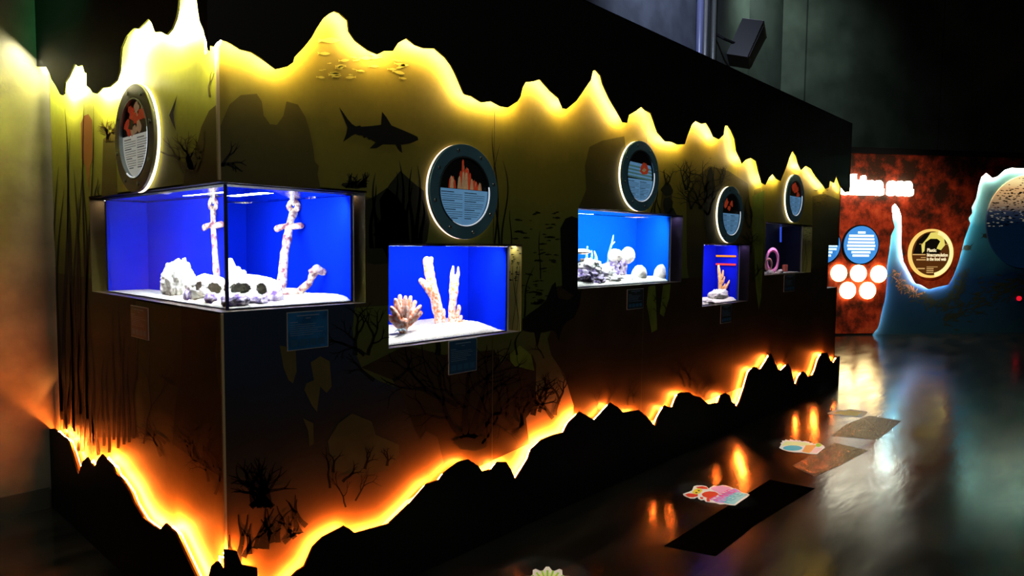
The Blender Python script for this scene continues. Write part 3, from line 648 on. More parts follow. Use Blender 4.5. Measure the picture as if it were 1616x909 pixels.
for i in range(7):
    c = ring+Vector((-.004*i, -.006*i, .012+.010*i*.55)); tl = 1 if i % 2 else -1
    cm.tube([c+Vector((math.cos(a)*.010*(1 if tl > 0 else .4), math.cos(a)*.010*(.4 if tl > 0 else 1), math.sin(a)*.012)) for a in [2*math.pi*j/10 for j in range(11)]], .0025, 6)
solid('chain', cm, mat('pale_chain', (.8, .8, .82), .5), 'short pale chain tied to the ring of the sunken anchor', 'chain', tuple(ring))
# rocks of tank 1 (left view / right view)
pm = refract(282, 440, 0); c = pm[0]+pm[1]*.26
solid('live_rock', rock((c.x, c.y, 1.355), (.115, .15, .105), 2, 5, amp=.26, flat=-.05), RK_W, 'largest white mound of rock at left in the corner aquarium', 'rock', (c.x, c.y, 1.305), 'rocks in the corner aquarium')
hc = Vector((.245, .40, 1.345))
d1 = Vector((.299, .345, 1.362))-hc; d2 = Vector((.185, .445, 1.362))-hc
def dirto(x, y, ax, s):
    P, rv = refract(x, y, ax); a_ = Vector([(P[i]-hc[i])/s[i] for i in range(3)]); b_ = Vector([rv[i]/s[i] for i in range(3)])
    A_, B_, C_ = b_.dot(b_), 2*a_.dot(b_), a_.dot(a_)-1; ds = B_*B_-4*A_*C_
    t = (-B_-math.sqrt(max(0, ds)))/(2*A_); return a_+b_*t
hs = (.15, .16, .072)
solid('live_rock', rock(hc, hs, 5, 5, amp=.09, cut=[(dirto(x, y, ax, hs), .026) for x, y, ax in ((371, 453, 1), (414, 455, 1), (313, 450, 0), (343, 454, 0))], flat=-.045), RK_W, 'low white rock with round dark holes beside the anchor foot', 'rock', tuple(hc-Vector((0, 0, .04))), 'rocks in the corner aquarium')
for i, (x, y, ax, dd, s, lb) in enumerate([(375, 472, 1, .10, (.05, .04, .028), 'small purple rock at the front right of the corner aquarium glass edge'), (405, 474, 1, .12, (.05, .04, .018), 'purple blotched rock under the right hole of the white rock'), (432, 463, 1, .2, (.045, .04, .035), 'purple rock touching the foot of the anchor'), (300, 462, 0, .13, (.05, .06, .032), 'purple rock in front of the largest white mound'), (333, 468, 0, .10, (.04, .05, .025), 'small violet rock beside the dark corner seal')]):
    P = inside(x, y, dd, ax)
    solid('live_rock', rock((P.x, P.y, 1.322), s, 11+i, 3, .3, flat=-.02), RK_P, lb, 'rock', (P.x, P.y, 1.305), 'rocks in the corner aquarium')

# ===== tank 2
t2, xe, yb, zt = aquarium('blue aquarium with orange branching corals on white sand', N2, 800, 738, BLUE, 5.5, (.95, .93, 1), hsand=lambda x, y: .05+.012*math.sin(x*6)-.06*max(0, (x-1.42)/.2)**1.2)
def P2(x, y, d=.2): return inside(x, y, d)
m = MB()
base = P2(636, 516, .13)
for i, (tx, ty) in enumerate([(618, 486), (624, 474), (631, 468), (640, 470), (648, 470), (655, 477), (663, 484), (664, 494), (614, 500)]):
    q = P2(tx, ty, .12+.012*(i % 3)); ntube(m, [base, base.lerp(q, .6), q], [.022, .021, .011], i, 12, .18, 50)
ntube(m, [base-Vector((0, 0, .03)), base+Vector((0, 0, .02))], [.02, .035], 9)
solid('fan_coral', m, CO_O, 'stubby orange hand-shaped coral at left in the orange coral aquarium', 'coral', (base.x, base.y, base.z-.03), 'corals in the second aquarium')
m = MB(); dd = .22
def chain(lst, rad, sd, d=dd): ntube(m, [P2(x, y, d) for x, y in lst], rad, sd, 14, .2, 45)
chain([(696, 513), (691, 490), (684, 460), (677, 430), (674, 412)], [.034, .030, .030, .027, .024], 1)
chain([(680, 440), (679, 418), (680, 409)], [.022, .018, .014], 2)
chain([(686, 468), (674, 452), (664, 443)], [.027, .024, .014], 3)
chain([(697, 506), (699, 492)], [.024, .018], 4)
solid('branching_coral', m, CO_O, 'tallest pale orange branching coral with stubs, standing on white sand', 'coral', tuple(P2(696, 513, dd)), 'corals in the second aquarium')
m = MB(); chain([(713, 515), (713, 490), (716, 460), (717, 440)], [.020, .022, .028, .024], 5)
chain([(714, 445), (714, 430), (715, 421)], [.017, .012, .006], 6); chain([(720, 445), (723, 430), (723, 422)], [.013, .010, .005], 7)
chain([(713, 510), (722, 497), (724, 484)], [.018, .018, .012], 8)
solid('branching_coral', m, CO_O, 'forked orange coral like a tuning fork, right of the tallest coral', 'coral', tuple(P2(713, 515, dd)), 'corals in the second aquarium')
m = MB(); dd = .19
for i, (x, y) in enumerate([(722, 505), (728, 500), (732, 507), (735, 512), (727, 520), (718, 512)]): chain([(724, 514), (x, y)], [.014, .010], i, .17)
solid('small_coral', m, CO_O, 'low cluster of pink coral nubs on the sand near centre', 'coral', tuple(P2(724, 514, .17)), 'corals in the second aquarium')
c = P2(697, 518, .17); solid('base_rock', rock(c, (.05, .04, .028), 31, 3), RK_B, 'small pale blue rock at the base of the tall orange corals', 'rock', tuple(c))
for i in range(1):
    m = MB(); b0 = P2(632, 521, .1)
    for k in range(6): a = k*1.05; m.tube([b0, b0+Vector((math.cos(a)*.02, math.sin(a)*.015, .004)), b0+Vector((math.cos(a)*.036, math.sin(a)*.026, -.006))], [.006, .004, .0015], 6)
    solid('starfish', m, RK_B, 'pale grey spiny star on the sand below the hand-shaped coral', 'starfish', tuple(b0))

# ===== tank 3
t3, xe3, yb3, zt3 = aquarium('bright blue aquarium crowded with white live rock', N3, 1055, 1002, BLUE3, 9, (.85, .93, 1), hsand=lambda x, y: .045+.01*math.sin(x*9))
rk3 = [(925, 440, .16, (.14, .09, .07), RK_P, 'purple and white rock in the lower left corner of the bright aquarium'), (928, 424, .2, (.13, .1, .06), RK_W, 'white rock piled above the purple corner rock'), (955, 430, .2, (.09, .08, .05), RK_W, 'long pale rock in the middle of the bright aquarium'), (972, 422, .28, (.10, .09, .09), RK_P, 'purple block of rock carrying two white domes'), (944, 442, .12, (.07, .05, .04), RK_P, 'small purple rock close to the front glass'), (968, 440, .13, (.10, .05, .028), RK_W, 'flat white rubble rock along the front glass'), (993, 441, .14, (.09, .05, .026), RK_W, 'flat rubble rock left of the pale dome')]
for i, (x, y, d, s, mt, lb) in enumerate(rk3):
    P = inside(x, y, d); solid('live_rock', rock(P, s, 40+i, 4, .35, 2.8), mt, lb, 'rock', (P.x, P.y, P.z-s[2]*.8), 'rocks in the third aquarium')
DOME = rockm('cream_dome_coral', (.92, .88, .72), (.75, .65, .6), 30, .3)
for i, (x, y, d, s, lb) in enumerate([(971, 403, .24, (.075, .065, .045), 'white brain coral dome, left one on the purple rock'), (991, 403, .25, (.075, .065, .06), 'white brain coral dome, right one on the purple rock'), (1009, 435, .15, (.085, .07, .075), 'cream dome coral on the sand under the tank corner'), (1044, 436, .15, (.10, .07, .09), 'cream dome coral at the right end of the bright aquarium'), (919, 397, .22, (.08, .06, .018), 'flat white plate coral at the upper left of the rock pile')]):
    P = inside(x, y, d)
    if i < 2: P.z -= 0
    solid('dome_coral', rock(P, s, 60+i, 4, .06), DOME, lb, 'coral', (P.x, P.y, P.z-s[2]*.8), 'corals in the third aquarium')
for i, (pts, rad, lb) in enumerate([([(960, 418), (962, 398), (966, 382), (968, 372)], [.018, .013, .009, .006], 'tall thin pale blue coral spike in front of the blue board'), ([(925, 410), (926, 398), (927, 390)], [.012, .010, .008], 'short pale blue coral stalk under the plate coral'), ([(933, 412), (934, 402), (934, 396)], [.010, .009, .006], 'small pale blue coral finger, second from the plate coral'), ([(941, 414), (940, 404), (938, 397)], [.018, .012, .006], 'tapered pale blue coral cone above the white rocks')]):
    m = MB(); ntube(m, [inside(x, y, .3) for x, y in pts], rad, i, 10, .2, 60)
    if i == 0: ntube(m, [inside(966, 386, .3), inside(970, 382, .3)], [.006, .004], 3)
    solid('coral_spike', m, CO_B, lb, 'coral', tuple(inside(*pts[0], .3)), 'corals in the third aquarium')

# ===== tank 4
t4, xe4, yb4, zt4 = aquarium('small violet blue aquarium with one tan finger coral', N4, 1164, 1128, mat('tank_violet_blue_board', (.004, .008, .45), .6, spec=0), 3.6, (.95, .85, 1), hsand=lambda x, y: .03)
c = inside(1134, 467, .2); solid('live_rock', rock(c, (.16, .1, .055), 71, 4, .3, 3), RK_W, 'rounded white rock holding up the tan finger coral', 'rock', (c.x, c.y, c.z-.04))
c = inside(1116, 477, .12); solid('live_rock', rock(c, (.10, .07, .03), 73, 3, .3, 3), RK_W, 'white rubble rock low in the left front corner of the violet aquarium', 'rock', (c.x, c.y, c.z-.025))
m = MB(); q = lambda x, y: inside(x, y, .22)
ntube(m, [q(1137, 461), q(1136, 440), q(1134, 421)], [.03, .028, .018], 1, 12, .15, 40)
for i, (a, b_) in enumerate([((1137, 440), (1141, 428)), ((1137, 448), (1143, 438)), ((1138, 456), (1144, 449)), ((1139, 461), (1152, 442))]): ntube(m, [q(*a), q((a[0]+b_[0])/2+1, (a[1]+b_[1])/2+1), q(*b_)], [.02, .018, .012], i+3, 10, .15, 40)
solid('finger_coral', m, CO_T, 'tan finger coral with upright branches in the violet aquarium', 'coral', tuple(q(1137, 461)))
for i, y in enumerate((404, 417)):  # glowing bars imitate reflected light streaks on the tank side
    a, b_ = inside(1133, y, yb4-.1), inside(1160, y, .12); a.x = min(a.x, xe4-.02); b_.x = xe4-.02
    a = Vector((xe4-.02, yb4-.03, a.z)); b_ = Vector((xe4-.02, .08, a.z))
    m = MB(); m.tube([a, a.lerp(b_, .5), b_], .008, 8)
    tag(m.build('light_tube', [emit('red_yellow_tube', (1, .25, .03) if i == 0 else (1, .05, .05), 1.6)], shift=a), ['glowing orange light tube, upper of two on the aquarium side', 'glowing red light tube, lower of two on the aquarium side'][i], 'light tube', 'light tubes in the violet aquarium').location = a

# ===== tank 5
t5, xe5, yb5, zt5 = aquarium('dim dark aquarium with pink ring sponges', N5, 1262, 1244, BLUED, .9, (.75, .8, 1), hsand=lambda x, y: .004, edge=mat('pale_tank_edge', (.85, .8, .9), .3, emis=None), depth=.6)
def torus(c, R0, r0, nrm=(-.55, -1, .0), sc=(1, 1)):
    m = MB(); nv = Vector(nrm).normalized(); a = nv.cross(Vector((0, 0, 1))).normalized(); b_ = nv.cross(a)
    n1, n2 = 40, 14; vs = []
    for i in range(n1):
        t = 2*math.pi*i/n1; d = a*math.cos(t)+b_*math.sin(t)
        for j in range(n2):
            s_ = 2*math.pi*j/n2; vs.append(Vector(c)+d*(R0+r0*math.cos(s_))+nv*r0*1.6*math.sin(s_))
    m.add(vs, [(i*n2+j, ((i+1) % n1)*n2+j, ((i+1) % n1)*n2+(j+1) % n2, i*n2+(j+1) % n2) for i in range(n1) for j in range(n2)]); return m
c = inside(1219, 411, .2); solid('ring_sponge', torus(c, .105, .022), mat('pink_clay', (.85, .30, .62), .5, noise_amt=.2), 'large upright pink ring in the dim aquarium', 'ornament', (c.x, c.y, c.z-.12), 'clay rings in the dim aquarium')
c = inside(1213, 418, .13); solid('ring_sponge', torus(c, .055, .014), mat('orange_clay', (.95, .42, .38), .5, noise_amt=.2), 'small salmon ring leaning before the large pink ring', 'ornament', (c.x, c.y, c.z-.07), 'clay rings in the dim aquarium')
for i, (x, y) in enumerate([(1215, 431), (1231, 430)]):
    c = inside(x, y, .1); solid('live_rock', rock(c, (.07, .05, .03), 80+i, 3), RK_W, ['small white rock at the foot of the pink rings', 'small white rock right of the pink rings'][i], 'rock', (c.x, c.y, c.z-.02), 'rocks in the dim aquarium')
area('ring_lamp', inside(1219, 411, .2)+Vector((-.05, -.1, .25)), inside(1219, 411, .2), .08, .08, .9, (1, .6, .75), None)
m = MB(); a = inside(1232, 358, .45); b_ = inside(1232, 382, .45); m.tube([a, b_], .018, 8)  # glowing rod stands in for a blue lamp reflection
o = tag(m.build('blue_light_tube', emit('blue_tube', (.05, .12, 1), .8), shift=b_), 'faint blue vertical light tube in the dim aquarium', 'light tube'); o.location = b_
c = inside(1239, 422, .3); o = MB().box((-.05, -.03, -.045), (.05, .03, .03)).build('clay_pot', mat('terracotta', (.5, .1, .06), .7)); o.location = c; tag(o, 'small dull red clay block low in the dim aquarium', 'ornament')
bv = o.modifiers.new('bevel', 'BEVEL'); bv.width = .012; bv.segments = 3

# added lamps standing in for tank light spilling into the niches
for n, xe_, col, pw in ((N2, xe, (1, .95, .6), .22), (N3, xe3, (.6, .5, 1), .08), (N4, xe4, (.6, .4, 1), .08), (N5, xe5, (.8, 1, .5), .12)):
    area('niche_lamp', ((xe_+n[1])/2+.01, .06, n[3]-.01), ((xe_+n[1])/2+.02, .06, n[2]), .03, .05, pw, col)
for n, pw in ((N2, .12), (N3, .10), (N4, .06), (N5, .02)):
    area('niche_lamp', ((n[0]+n[1])/2, .018, n[3]-.004), ((n[0]+n[1])/2, .022, n[2]), n[1]-n[0]-.1, .01, pw, (.8, .8, 1), spread=1.2)
area('niche_lamp', (.619, .08, ZT-.01), (.63, .08, ZB), .02, .1, .06, (1, .7, .5))
area('niche_lamp', (.08, 1.445, ZT-.01), (.08, 1.46, ZB), .1, .05, .15, (1, .75, .5))

# far glazed display case in the open corner niche
t6 = empty('display_case', 'clear glass display case in the open far corner of the exhibit wall', 'display case', (6.97, .3, N6[2]))
MB().box((x0+.0, .015, N6[2]+.001), (L-.04, .02, N6[3]-.002)).build('front_glass', GLASS, t6, shift=t6.location)
MB().box((L-.045, .02, N6[2]+.001), (L-.04, .6, N6[3]-.002)).build('side_glass', GLASS, t6, shift=t6.location)

# ------------------------------------------------------------------ portholes
HALO = emit('backlit_acrylic', (1, .82, .5), 3.2); HALOP = emit('backlit_acrylic_pink', (1, .66, .5), 2.2)
INNER = emit('inner_lit_edge', (.85, .92, 1), 1.3); 
def annulus(m, r0, r1, y0, y1, mi=0, n=64):
    vs = []
    for r, y in ((r0, y0), (r1, y0), (r1, y1), (r0, y1)):
        vs += [(r*math.cos(2*math.pi*i/n), y, r*math.sin(2*math.pi*i/n)) for i in range(n)]
    fs = []
    for k in range(4):
        for i in range(n): j = (i+1) % n; k2 = (k+1) % 4; fs.append((k*n+i, k*n+j, k2*n+j, k2*n+i))
    m.add(vs, fs, mi)
FP = Frame((0, 0, 0), (1, 0, 0), (0, 0, 1), (0, -1, 0))
paper = mat('panel_white_print', (.62, .64, .58), .5, emis=(.8, .8, .7), es=.30); paperb = mat('panel_blue_print', (.25, .48, .7), .4, noise_amt=.45, scale=9, emis=(.12, .32, .6), es=.42)
ink = mat('dark_print', (.02, .03, .05), .5); pic_dk = mat('picture_black', (.006, .006, .008), .35)
pic_red = mat('picture_coral_red', (.6, .09, .03), .5, noise_amt=.75, scale=16, emis=(.6, .06, .02), es=.25); pic_yel = mat('picture_coral_cream', (.55, .42, .25), .5, noise_amt=.6, scale=24, emis=(.5, .3, .15), es=.25); pic_grn = mat('picture_sea_green', (.10, .22, .22), .5, noise_amt=.5, scale=14, emis=(.1, .25, .25), es=.3)
def porthole(loc, rz, label, kind, rimm, wh=False, halo=HALO):
    t = empty('porthole_sign', label, 'sign', loc, 'round porthole signs on the mural wall', rz)
    ro, ri = .2325, .172
    m = MB(); annulus(m, ro-.012, ro-.001, -.006, -.014); m.build('backlight_ring', halo, t, smooth=False)
    m = MB(); annulus(m, ri, ro, -.018, -.034); o = rim_o = m.build('rim', rimm, t); bv = o.modifiers.new('bevel', 'BEVEL'); bv.width = .004; bv.segments = 2
    m = MB(); annulus(m, ri-.006, ri, -.016, -.036); m.build('inner_ring', BOLT, t)
    m = MB(); P = []
    for i in range(40): a = -2.1+i*2.3/39; P.append((a))
    vs = [((ri-.0075)*math.cos(a), -.033, (ri-.0075)*math.sin(a)) for a in P]+[((ri-.0035)*math.cos(a), -.037, (ri-.0035)*math.sin(a)) for a in P]
    m.add(vs, [(i, i+1, 41+i, 40+i) for i in range(39)]); m.build('lit_edge', INNER, t)  # emissive arc paints the bright crescent on the inner bevel
    circ = lambda r, a0, a1, n: [(r*math.cos(a0+(a1-a0)*i/n), r*math.sin(a0+(a1-a0)*i/n)) for i in range(n+1)]
    m = MB(); rr_ = ri-.004
    h0 = {'coral': .012, 'face': .02, 'fish': -.02, 'dark': .01, 'red': .02}[kind]; a0 = math.asin(h0/rr_)
    m.flat(FP, circ(rr_, -math.pi-a0, a0, 40), .020, 0); m.flat(FP, circ(rr_, a0, math.pi-a0, 40), .020, 1)
    rn = random.Random(len(label))
    if kind == 'coral':
        for (u, h, w_) in [(-.075, .07, .03), (-.02, .09, .035), (.01, .14, .03), (.03, .11, .03), (.07, .05, .03), (.10, .04, .025)]:
            for k in range(7):
                bx = u+rn.uniform(-.02, .02); tp_ = h*rn.uniform(.5, 1); m.flat(FP, [(bx-w_*.4, .014), (bx+w_*.4, .014), (bx+w_*.2, .014+tp_), (bx, .022+tp_), (bx-w_*.2, .01+tp_)], .0205+.0003*k, 2 if k % 3 else 3)
    elif kind == 'face':
        for k in range(22):
            u, v = rn.uniform(-.11, .12), rn.uniform(.03, .14)
            if u*u+v*v < .15**2: m.flat(FP, [(u+math.cos(a)*rn.uniform(.015, .04), v+math.sin(a)*rn.uniform(.012, .03)) for a in [i*.7 for i in range(9)]], .0205+.0002*k, 2 if k % 4 else 3)
        m.flat(FP, [(-.08, .05), (-.03, .04), (-.01, .075), (-.05, .09)], .026, 1)
    elif kind == 'fish':
        for k in range(8):
            v = -.01+.09*k/8; ww = math.sqrt(max(0, rr_*rr_-v*v))*.95; m.flat(FP, [(-ww, v), (ww, v-.01), (ww*.9, v+.012), (-ww*.9, v+.02)], .0205+.0002*k, 5 if k % 2 else 4)
        m.flat(FP, [(0, .03), (.03, .015), (.09, .02), (.11, .05), (.08, .09), (.04, .095), (.01, .07)], .0235, 2)
        m.flat(FP, [(.02, .04), (.05, .03), (.08, .05), (.05, .06)], .0238, 3)
    else:
        for k in range(14 if kind == 'red' else 5):
            u, v = rn.uniform(-.10, .10), rn.uniform(.04, .13)
            if u*u+v*v < .145**2: m.flat(FP, [(u+math.cos(a)*rn.uniform(.015, .045), v+math.sin(a)*rn.uniform(.012, .035)) for a in [i*.7 for i in range(9)]], .0205+.0002*k, 2)
    # rows of small print
    for k in range(13):
        v = h0-.018-k*.0105
        if v < -rr_+.02: break
        ww = math.sqrt(rr_*rr_-v*v)-.02
        for (a_, b_) in ((-ww, -.008), (.006, ww)):
            if b_-a_ < .02: continue
            hh = .0022 if k % 4 else .0038; e_ = b_ if k % 4 else a_+(b_-a_)*.6
            m.flat(FP, [(a_, v), (e_, v), (e_, v+hh), (a_, v+hh)], .0206, 6)
    m.build('graphic_disc', [paper if wh else paperb, pic_dk, pic_red, pic_yel, pic_grn, paperb, ink], t)
    for i in range(8):
        a = math.pi/8*0+i*math.pi/4+.25; c = Vector((math.cos(a)*.203, -.034, math.sin(a)*.203))
        q = MB(); q.tube([c, c+Vector((0, -.004, 0)), c+Vector((0, -.006, 0))], [.009, .009, .006], 10)
        q.add([c+Vector((-.006, -.0063, -.0012)), c+Vector((.006, -.0063, -.0012)), c+Vector((.006, -.0063, .0012)), c+Vector((-.006, -.0063, .0012))], [(0, 1, 2, 3)])
        q.build('bolt', BOLT, rim_o)
    return t
porthole((-.001, .745, 1.998), -math.pi/2, 'round steel porthole sign with red coral picture on the end wall', 'face', RIM_D, True)
porthole((1.205, -.001, 1.812), 0, 'blue rimmed porthole sign, coral picture, above the orange coral aquarium', 'coral', RIM, halo=HALOP)
porthole((2.822, -.001, 2.020), 0, 'porthole sign with striped sea picture above the bright rock aquarium', 'fish', RIM)
porthole((4.225, -.001, 1.820), 0, 'porthole sign with dark picture above the violet aquarium', 'dark', RIM)
porthole((5.655, -.001, 2.035), 0, 'farthest porthole sign, red picture, above the dim aquarium', 'red', RIM)

# ------------------------------------------------------------------ information plates
PB = {'blue': mat('plate_blue', (.02, .15, .42), .25, noise_amt=.5, scale=12), 'dark': mat('plate_dark', (.016, .024, .028), .3), 'navy': mat('plate_navy', (.012, .06, .14), .3)}
PE = mat('plate_edge', (.32, .36, .42), .3); PI = mat('plate_ink', (.12, .2, .34), .4)
def plate(u0, u1, z0, z1, label, kind, end=False):
    w_, h_ = u1-u0, z1-z0
    loc = (-.001, -(u0+u1)/2, z0) if end else ((u0+u1)/2, -.001, z0)
    t = empty('information_plate', label, 'sign', loc, 'information plates under the aquariums', -math.pi/2 if end else 0)
    m = MB(); m.fbox(FP, -w_/2, w_/2, 0, h_, .0, .005); m.build('backing', PE, t)
    m = MB(); e = .003; m.fbox(FP, -w_/2+e, w_/2-e, e, h_-e, .0045, .0058, 0)
    m.fbox(FP, -w_*.27, w_*.27, h_*.88, h_*.91, .0058, .0062, 1); m.fbox(FP, -w_*.06, w_*.06, h_*.81, h_*.83, .0058, .0062, 1); m.fbox(FP, -w_*.43, -w_*.25, h_*.72, h_*.74, .0058, .0062, 1)
    rn = random.Random(int(w_*1e4))
    for k in range(6): v = h_*(.66-k*.055); m.fbox(FP, -w_*.43, w_*rn.uniform(.1, .42), v, v+h_*.012, .0058, .0062, 1)
    for k in range(4): u = -w_*.42+k*w_*.22; m.fbox(FP, u, u+w_*.17, h_*.1, h_*.27, .0058, .0061, 2)
    m.build('face', [PB[kind], PI, mat('plate_pictures', (.02, .09, .2), .3)], t)
plate(.258, .445, 1.122, 1.277, 'wide blue information plate right of the wall corner, under the anchor aquarium', 'blue')
plate(1.124, 1.318, .908, 1.077, 'dark blue information plate under the orange coral aquarium', 'navy')
a = FL.px(989, 457); b_ = FL.px(1014, 486); plate(a[0], b_[0], b_[1], a[1], 'black information plate under the bright rock aquarium', 'dark')
a = FL.px(1137, 482); b_ = FL.px(1153, 508); plate(a[0], b_[0], b_[1], a[1]-.0, 'small dark information plate under the violet aquarium', 'dark')
a = FL.px(1237, 434); b_ = FL.px(1253, 459); plate(a[0], b_[0], b_[1], a[1], 'barely visible dark plate under the dim aquarium', 'dark')
plate(-.917, -.710, 1.118, 1.262, 'small black information plate on the end wall below the corner aquarium', 'dark', True)

# ------------------------------------------------------------------ far red wall
CON = [(1376.7,527.6),(1386,516.8),(1392,490),(1396.6,472),(1399.7,447),(1399.7,419.4),(1403,398.6),(1406.6,371),(1412,359.4),(1409,345.5),(1407.8,327),(1412.4,321.2),(1419.4,329.3),(1422.8,340.9),(1423.3,361.7),(1422.8,389.4),(1426.3,412.5),(1435.5,429.8),(1444.8,447.2),(1455,450),(1465.6,456.4),(1479.4,453),(1496.8,449.5),(1504.8,435.6),(1513,412.5),(1518.7,391.7),(1522,377.8),(1531.4,352.4),(1529,344.3),(1534.9,336.2),(1533.7,327),(1540.7,313.1),(1544,294.7),(1548.7,279.6),(1556.8,272.7),(1566,280.8),(1574.2,278.5),(1585.7,268),(1597.3,265),(1616,265.8),(1650,262),(1700,268)]
GR2 = .06
con = conv(FR, CON, GR2); con[0] = (con[0][0], 0)
ztop = FR.px(1480, 245.5, GR2)[1]; ul = FR.px(1235, 400, GR2)[0]; ur = con[-1][0]
redm = mat('rusty_red_wall', (.42, .045, .012), .7, spec=.15); N, K = nodes(redm); b = N['Principled BSDF']
tc = N.new('ShaderNodeTexCoord'); n1 = N.new('ShaderNodeTexNoise'); n1.inputs['Scale'].default_value = 2.6; n1.inputs['Detail'].default_value = 10; n1.inputs['Roughness'].default_value = .7
K.new(tc.outputs['Object'], n1.inputs[0]); rp = N.new('ShaderNodeValToRGB'); e = rp.color_ramp.elements
e[0].position = .36; e[0].color = (.03, .010, .005, 1); e[1].position = .68; e[1].color = (.62, .11, .03, 1)
q = e.new(.45); q.color = (.17, .02, .007, 1); q = e.new(.54); q.color = (.42, .04, .012, 1)
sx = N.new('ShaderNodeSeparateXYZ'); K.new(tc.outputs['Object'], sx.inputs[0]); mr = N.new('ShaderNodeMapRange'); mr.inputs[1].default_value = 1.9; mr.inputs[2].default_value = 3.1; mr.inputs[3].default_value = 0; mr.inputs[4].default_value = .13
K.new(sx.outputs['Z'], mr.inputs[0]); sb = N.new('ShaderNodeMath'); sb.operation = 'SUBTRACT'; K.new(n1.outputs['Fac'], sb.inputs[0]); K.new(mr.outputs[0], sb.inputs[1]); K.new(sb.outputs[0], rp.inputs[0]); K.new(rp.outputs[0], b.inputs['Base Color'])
rw = empty('coral_display_wall', 'rust red display wall with glowing cut-out edge and deep blue sea mural', 'exhibit wall', FR.O)
def BR_(m, name, mt, smooth=False): return m.build(name, mt, rw, smooth, shift=FR.O)
uv = [(ul, 0)]+con+[(ur, ztop), (ul, ztop)]
BR_(MB().prism(FR, uv, GR2-.01, GR2), 'red_cutout_panel', redm)
# blue sea mural
sea = mat('sea_mural_print', (.01, .05, .16), .5, spec=.15); N, K = nodes(sea); b = N['Principled BSDF']
tc = N.new('ShaderNodeTexCoord'); sx = N.new('ShaderNodeSeparateXYZ'); K.new(tc.outputs['Object'], sx.inputs[0])
nz = N.new('ShaderNodeTexNoise'); nz.inputs['Scale'].default_value = 1.3; nz.inputs['Detail'].default_value = 5; K.new(tc.outputs['Object'], nz.inputs[0])
ad = N.new('ShaderNodeMath'); ad.operation = 'MULTIPLY_ADD'; ad.inputs[1].default_value = .9; K.new(nz.outputs[0], ad.inputs[0]); K.new(sx.outputs['Z'], ad.inputs[2])
mr = N.new('ShaderNodeMapRange'); mr.inputs[1].default_value = .4; mr.inputs[2].default_value = 3.4; K.new(ad.outputs[0], mr.inputs[0])
rp = N.new('ShaderNodeValToRGB'); e = rp.color_ramp.elements; e[0].color = (.012, .05, .085, 1); e[1].color = (.3, .6, .55, 1); q = e.new(.35); q.color = (.005, .028, .10, 1); q = e.new(.7); q.color = (.03, .20, .30, 1)
K.new(mr.outputs[0], rp.inputs[0]); K.new(rp.outputs[0], b.inputs['Base Color'])
leafm = mat('sea_mural_debris', (.012, .022, .015), .6); leaf2 = mat('sea_mural_brown_debris', (.30, .12, .05), .6, noise_amt=.5, scale=20)
m = MB(); a = FR.px(1340, 300)[0]; m.fbox(FR, a, ur, 0, ztop, -.01, 0, 0)
R = random.Random(9)
path = [(1408,425),(1418,440),(1430,452),(1448,462),(1465,470),(1480,474),(1498,470),(1510,460),(1516,440),(1520,425)]
for k in range(260):
    i = R.randrange(len(path)-1); t = R.random(); x = path[i][0]*(1-t)+path[i+1][0]*t+R.gauss(0, 5); y = path[i][1]*(1-t)+path[i+1][1]*t+abs(R.gauss(0, 9))*(1 if i > 2 else .5)
    a = R.uniform(0, 3.14); l, w_ = R.uniform(2.5, 7), R.uniform(1, 2.6)
    m.flat(FR, [FR.px(x+math.cos(a)*l*u-math.sin(a)*w_*v, y+math.sin(a)*l*u+math.cos(a)*w_*v) for u, v in ((1, 0), (.2, .6), (-1, .2), (-.7, -.4), (.3, -.6))], .0008+.0001*(k % 20), 2 if (i < 3 and R.random() < .6) else 1)
for k in range(190):       # a large diagonal creature of debris
    t = R.random(); x = 1490+t*140; y = 505-55*math.sin(t*1.6)+R.gauss(0, 4+8*math.sin(t*3.1)); a = R.uniform(-.9, .3); l, w_ = R.uniform(3, 9), R.uniform(1, 3)
    m.flat(FR, [FR.px(x+math.cos(a)*l*u-math.sin(a)*w_*v, y+math.sin(a)*l*u+math.cos(a)*w_*v) for u, v in ((1, 0), (.2, .6), (-1, .2), (-.7, -.4), (.3, -.6))], .0008+.0001*(k % 20), 1)
for x, y, s_ in [(1526,391,11),(1556,372,9)]:    # small turtle shapes
    m.flat(FR, [FR.px(x+math.cos(a)*s_*.6, y+math.sin(a)*s_*.4) for a in [i*.6 for i in range(11)]], .002, 1)
    for a in (.5, 2.6, 3.7, 5.6): m.flat(FR, [FR.px(x+math.cos(a)*s_*.4, y+math.sin(a)*s_*.3), FR.px(x+math.cos(a)*s_*1.3, y+math.sin(a)*s_*1.1), FR.px(x+math.cos(a+.4)*s_*.5, y+math.sin(a+.4)*s_*.3)], .002, 1)
BR_(m, 'sea_mural', [sea, leafm, leaf2])
sv = strip(FR, [q for q in con], 1, LEDG, off=.03, wd=.014, w=GR2-.014, par=rw)
for v in sv.data.vertices: v.co = v.co-FR.O
# dome print with a swarm of fish, emission added to brighten it
dc = FR.px(1622, 350, .03); dr_ = abs(FR.px(1557, 350, .03)[0]-dc[0]); 
dm = empty('dome_light_box', 'large round backlit picture of fish swarm under a cream surface at right edge', 'light box', FR.p(dc[0], dc[1]-dr_, .0))
dmat = mat('dome_picture', (0, 0, 0), .5); N, K = nodes(dmat); b = N['Principled BSDF']; tc = N.new('ShaderNodeTexCoord'); sx = N.new('ShaderNodeSeparateXYZ'); K.new(tc.outputs['Object'], sx.inputs[0])
mr = N.new('ShaderNodeMapRange'); mr.inputs[1].default_value = .3; mr.inputs[2].default_value = 2*dr_; K.new(sx.outputs['Z'], mr.inputs[0])
rp = N.new('ShaderNodeValToRGB'); e = rp.color_ramp.elements; e[0].color = (.0005, .004, .012, 1); e[0].position = .38; e[1].color = (.95, .75, .35, 1); e[1].position = .92
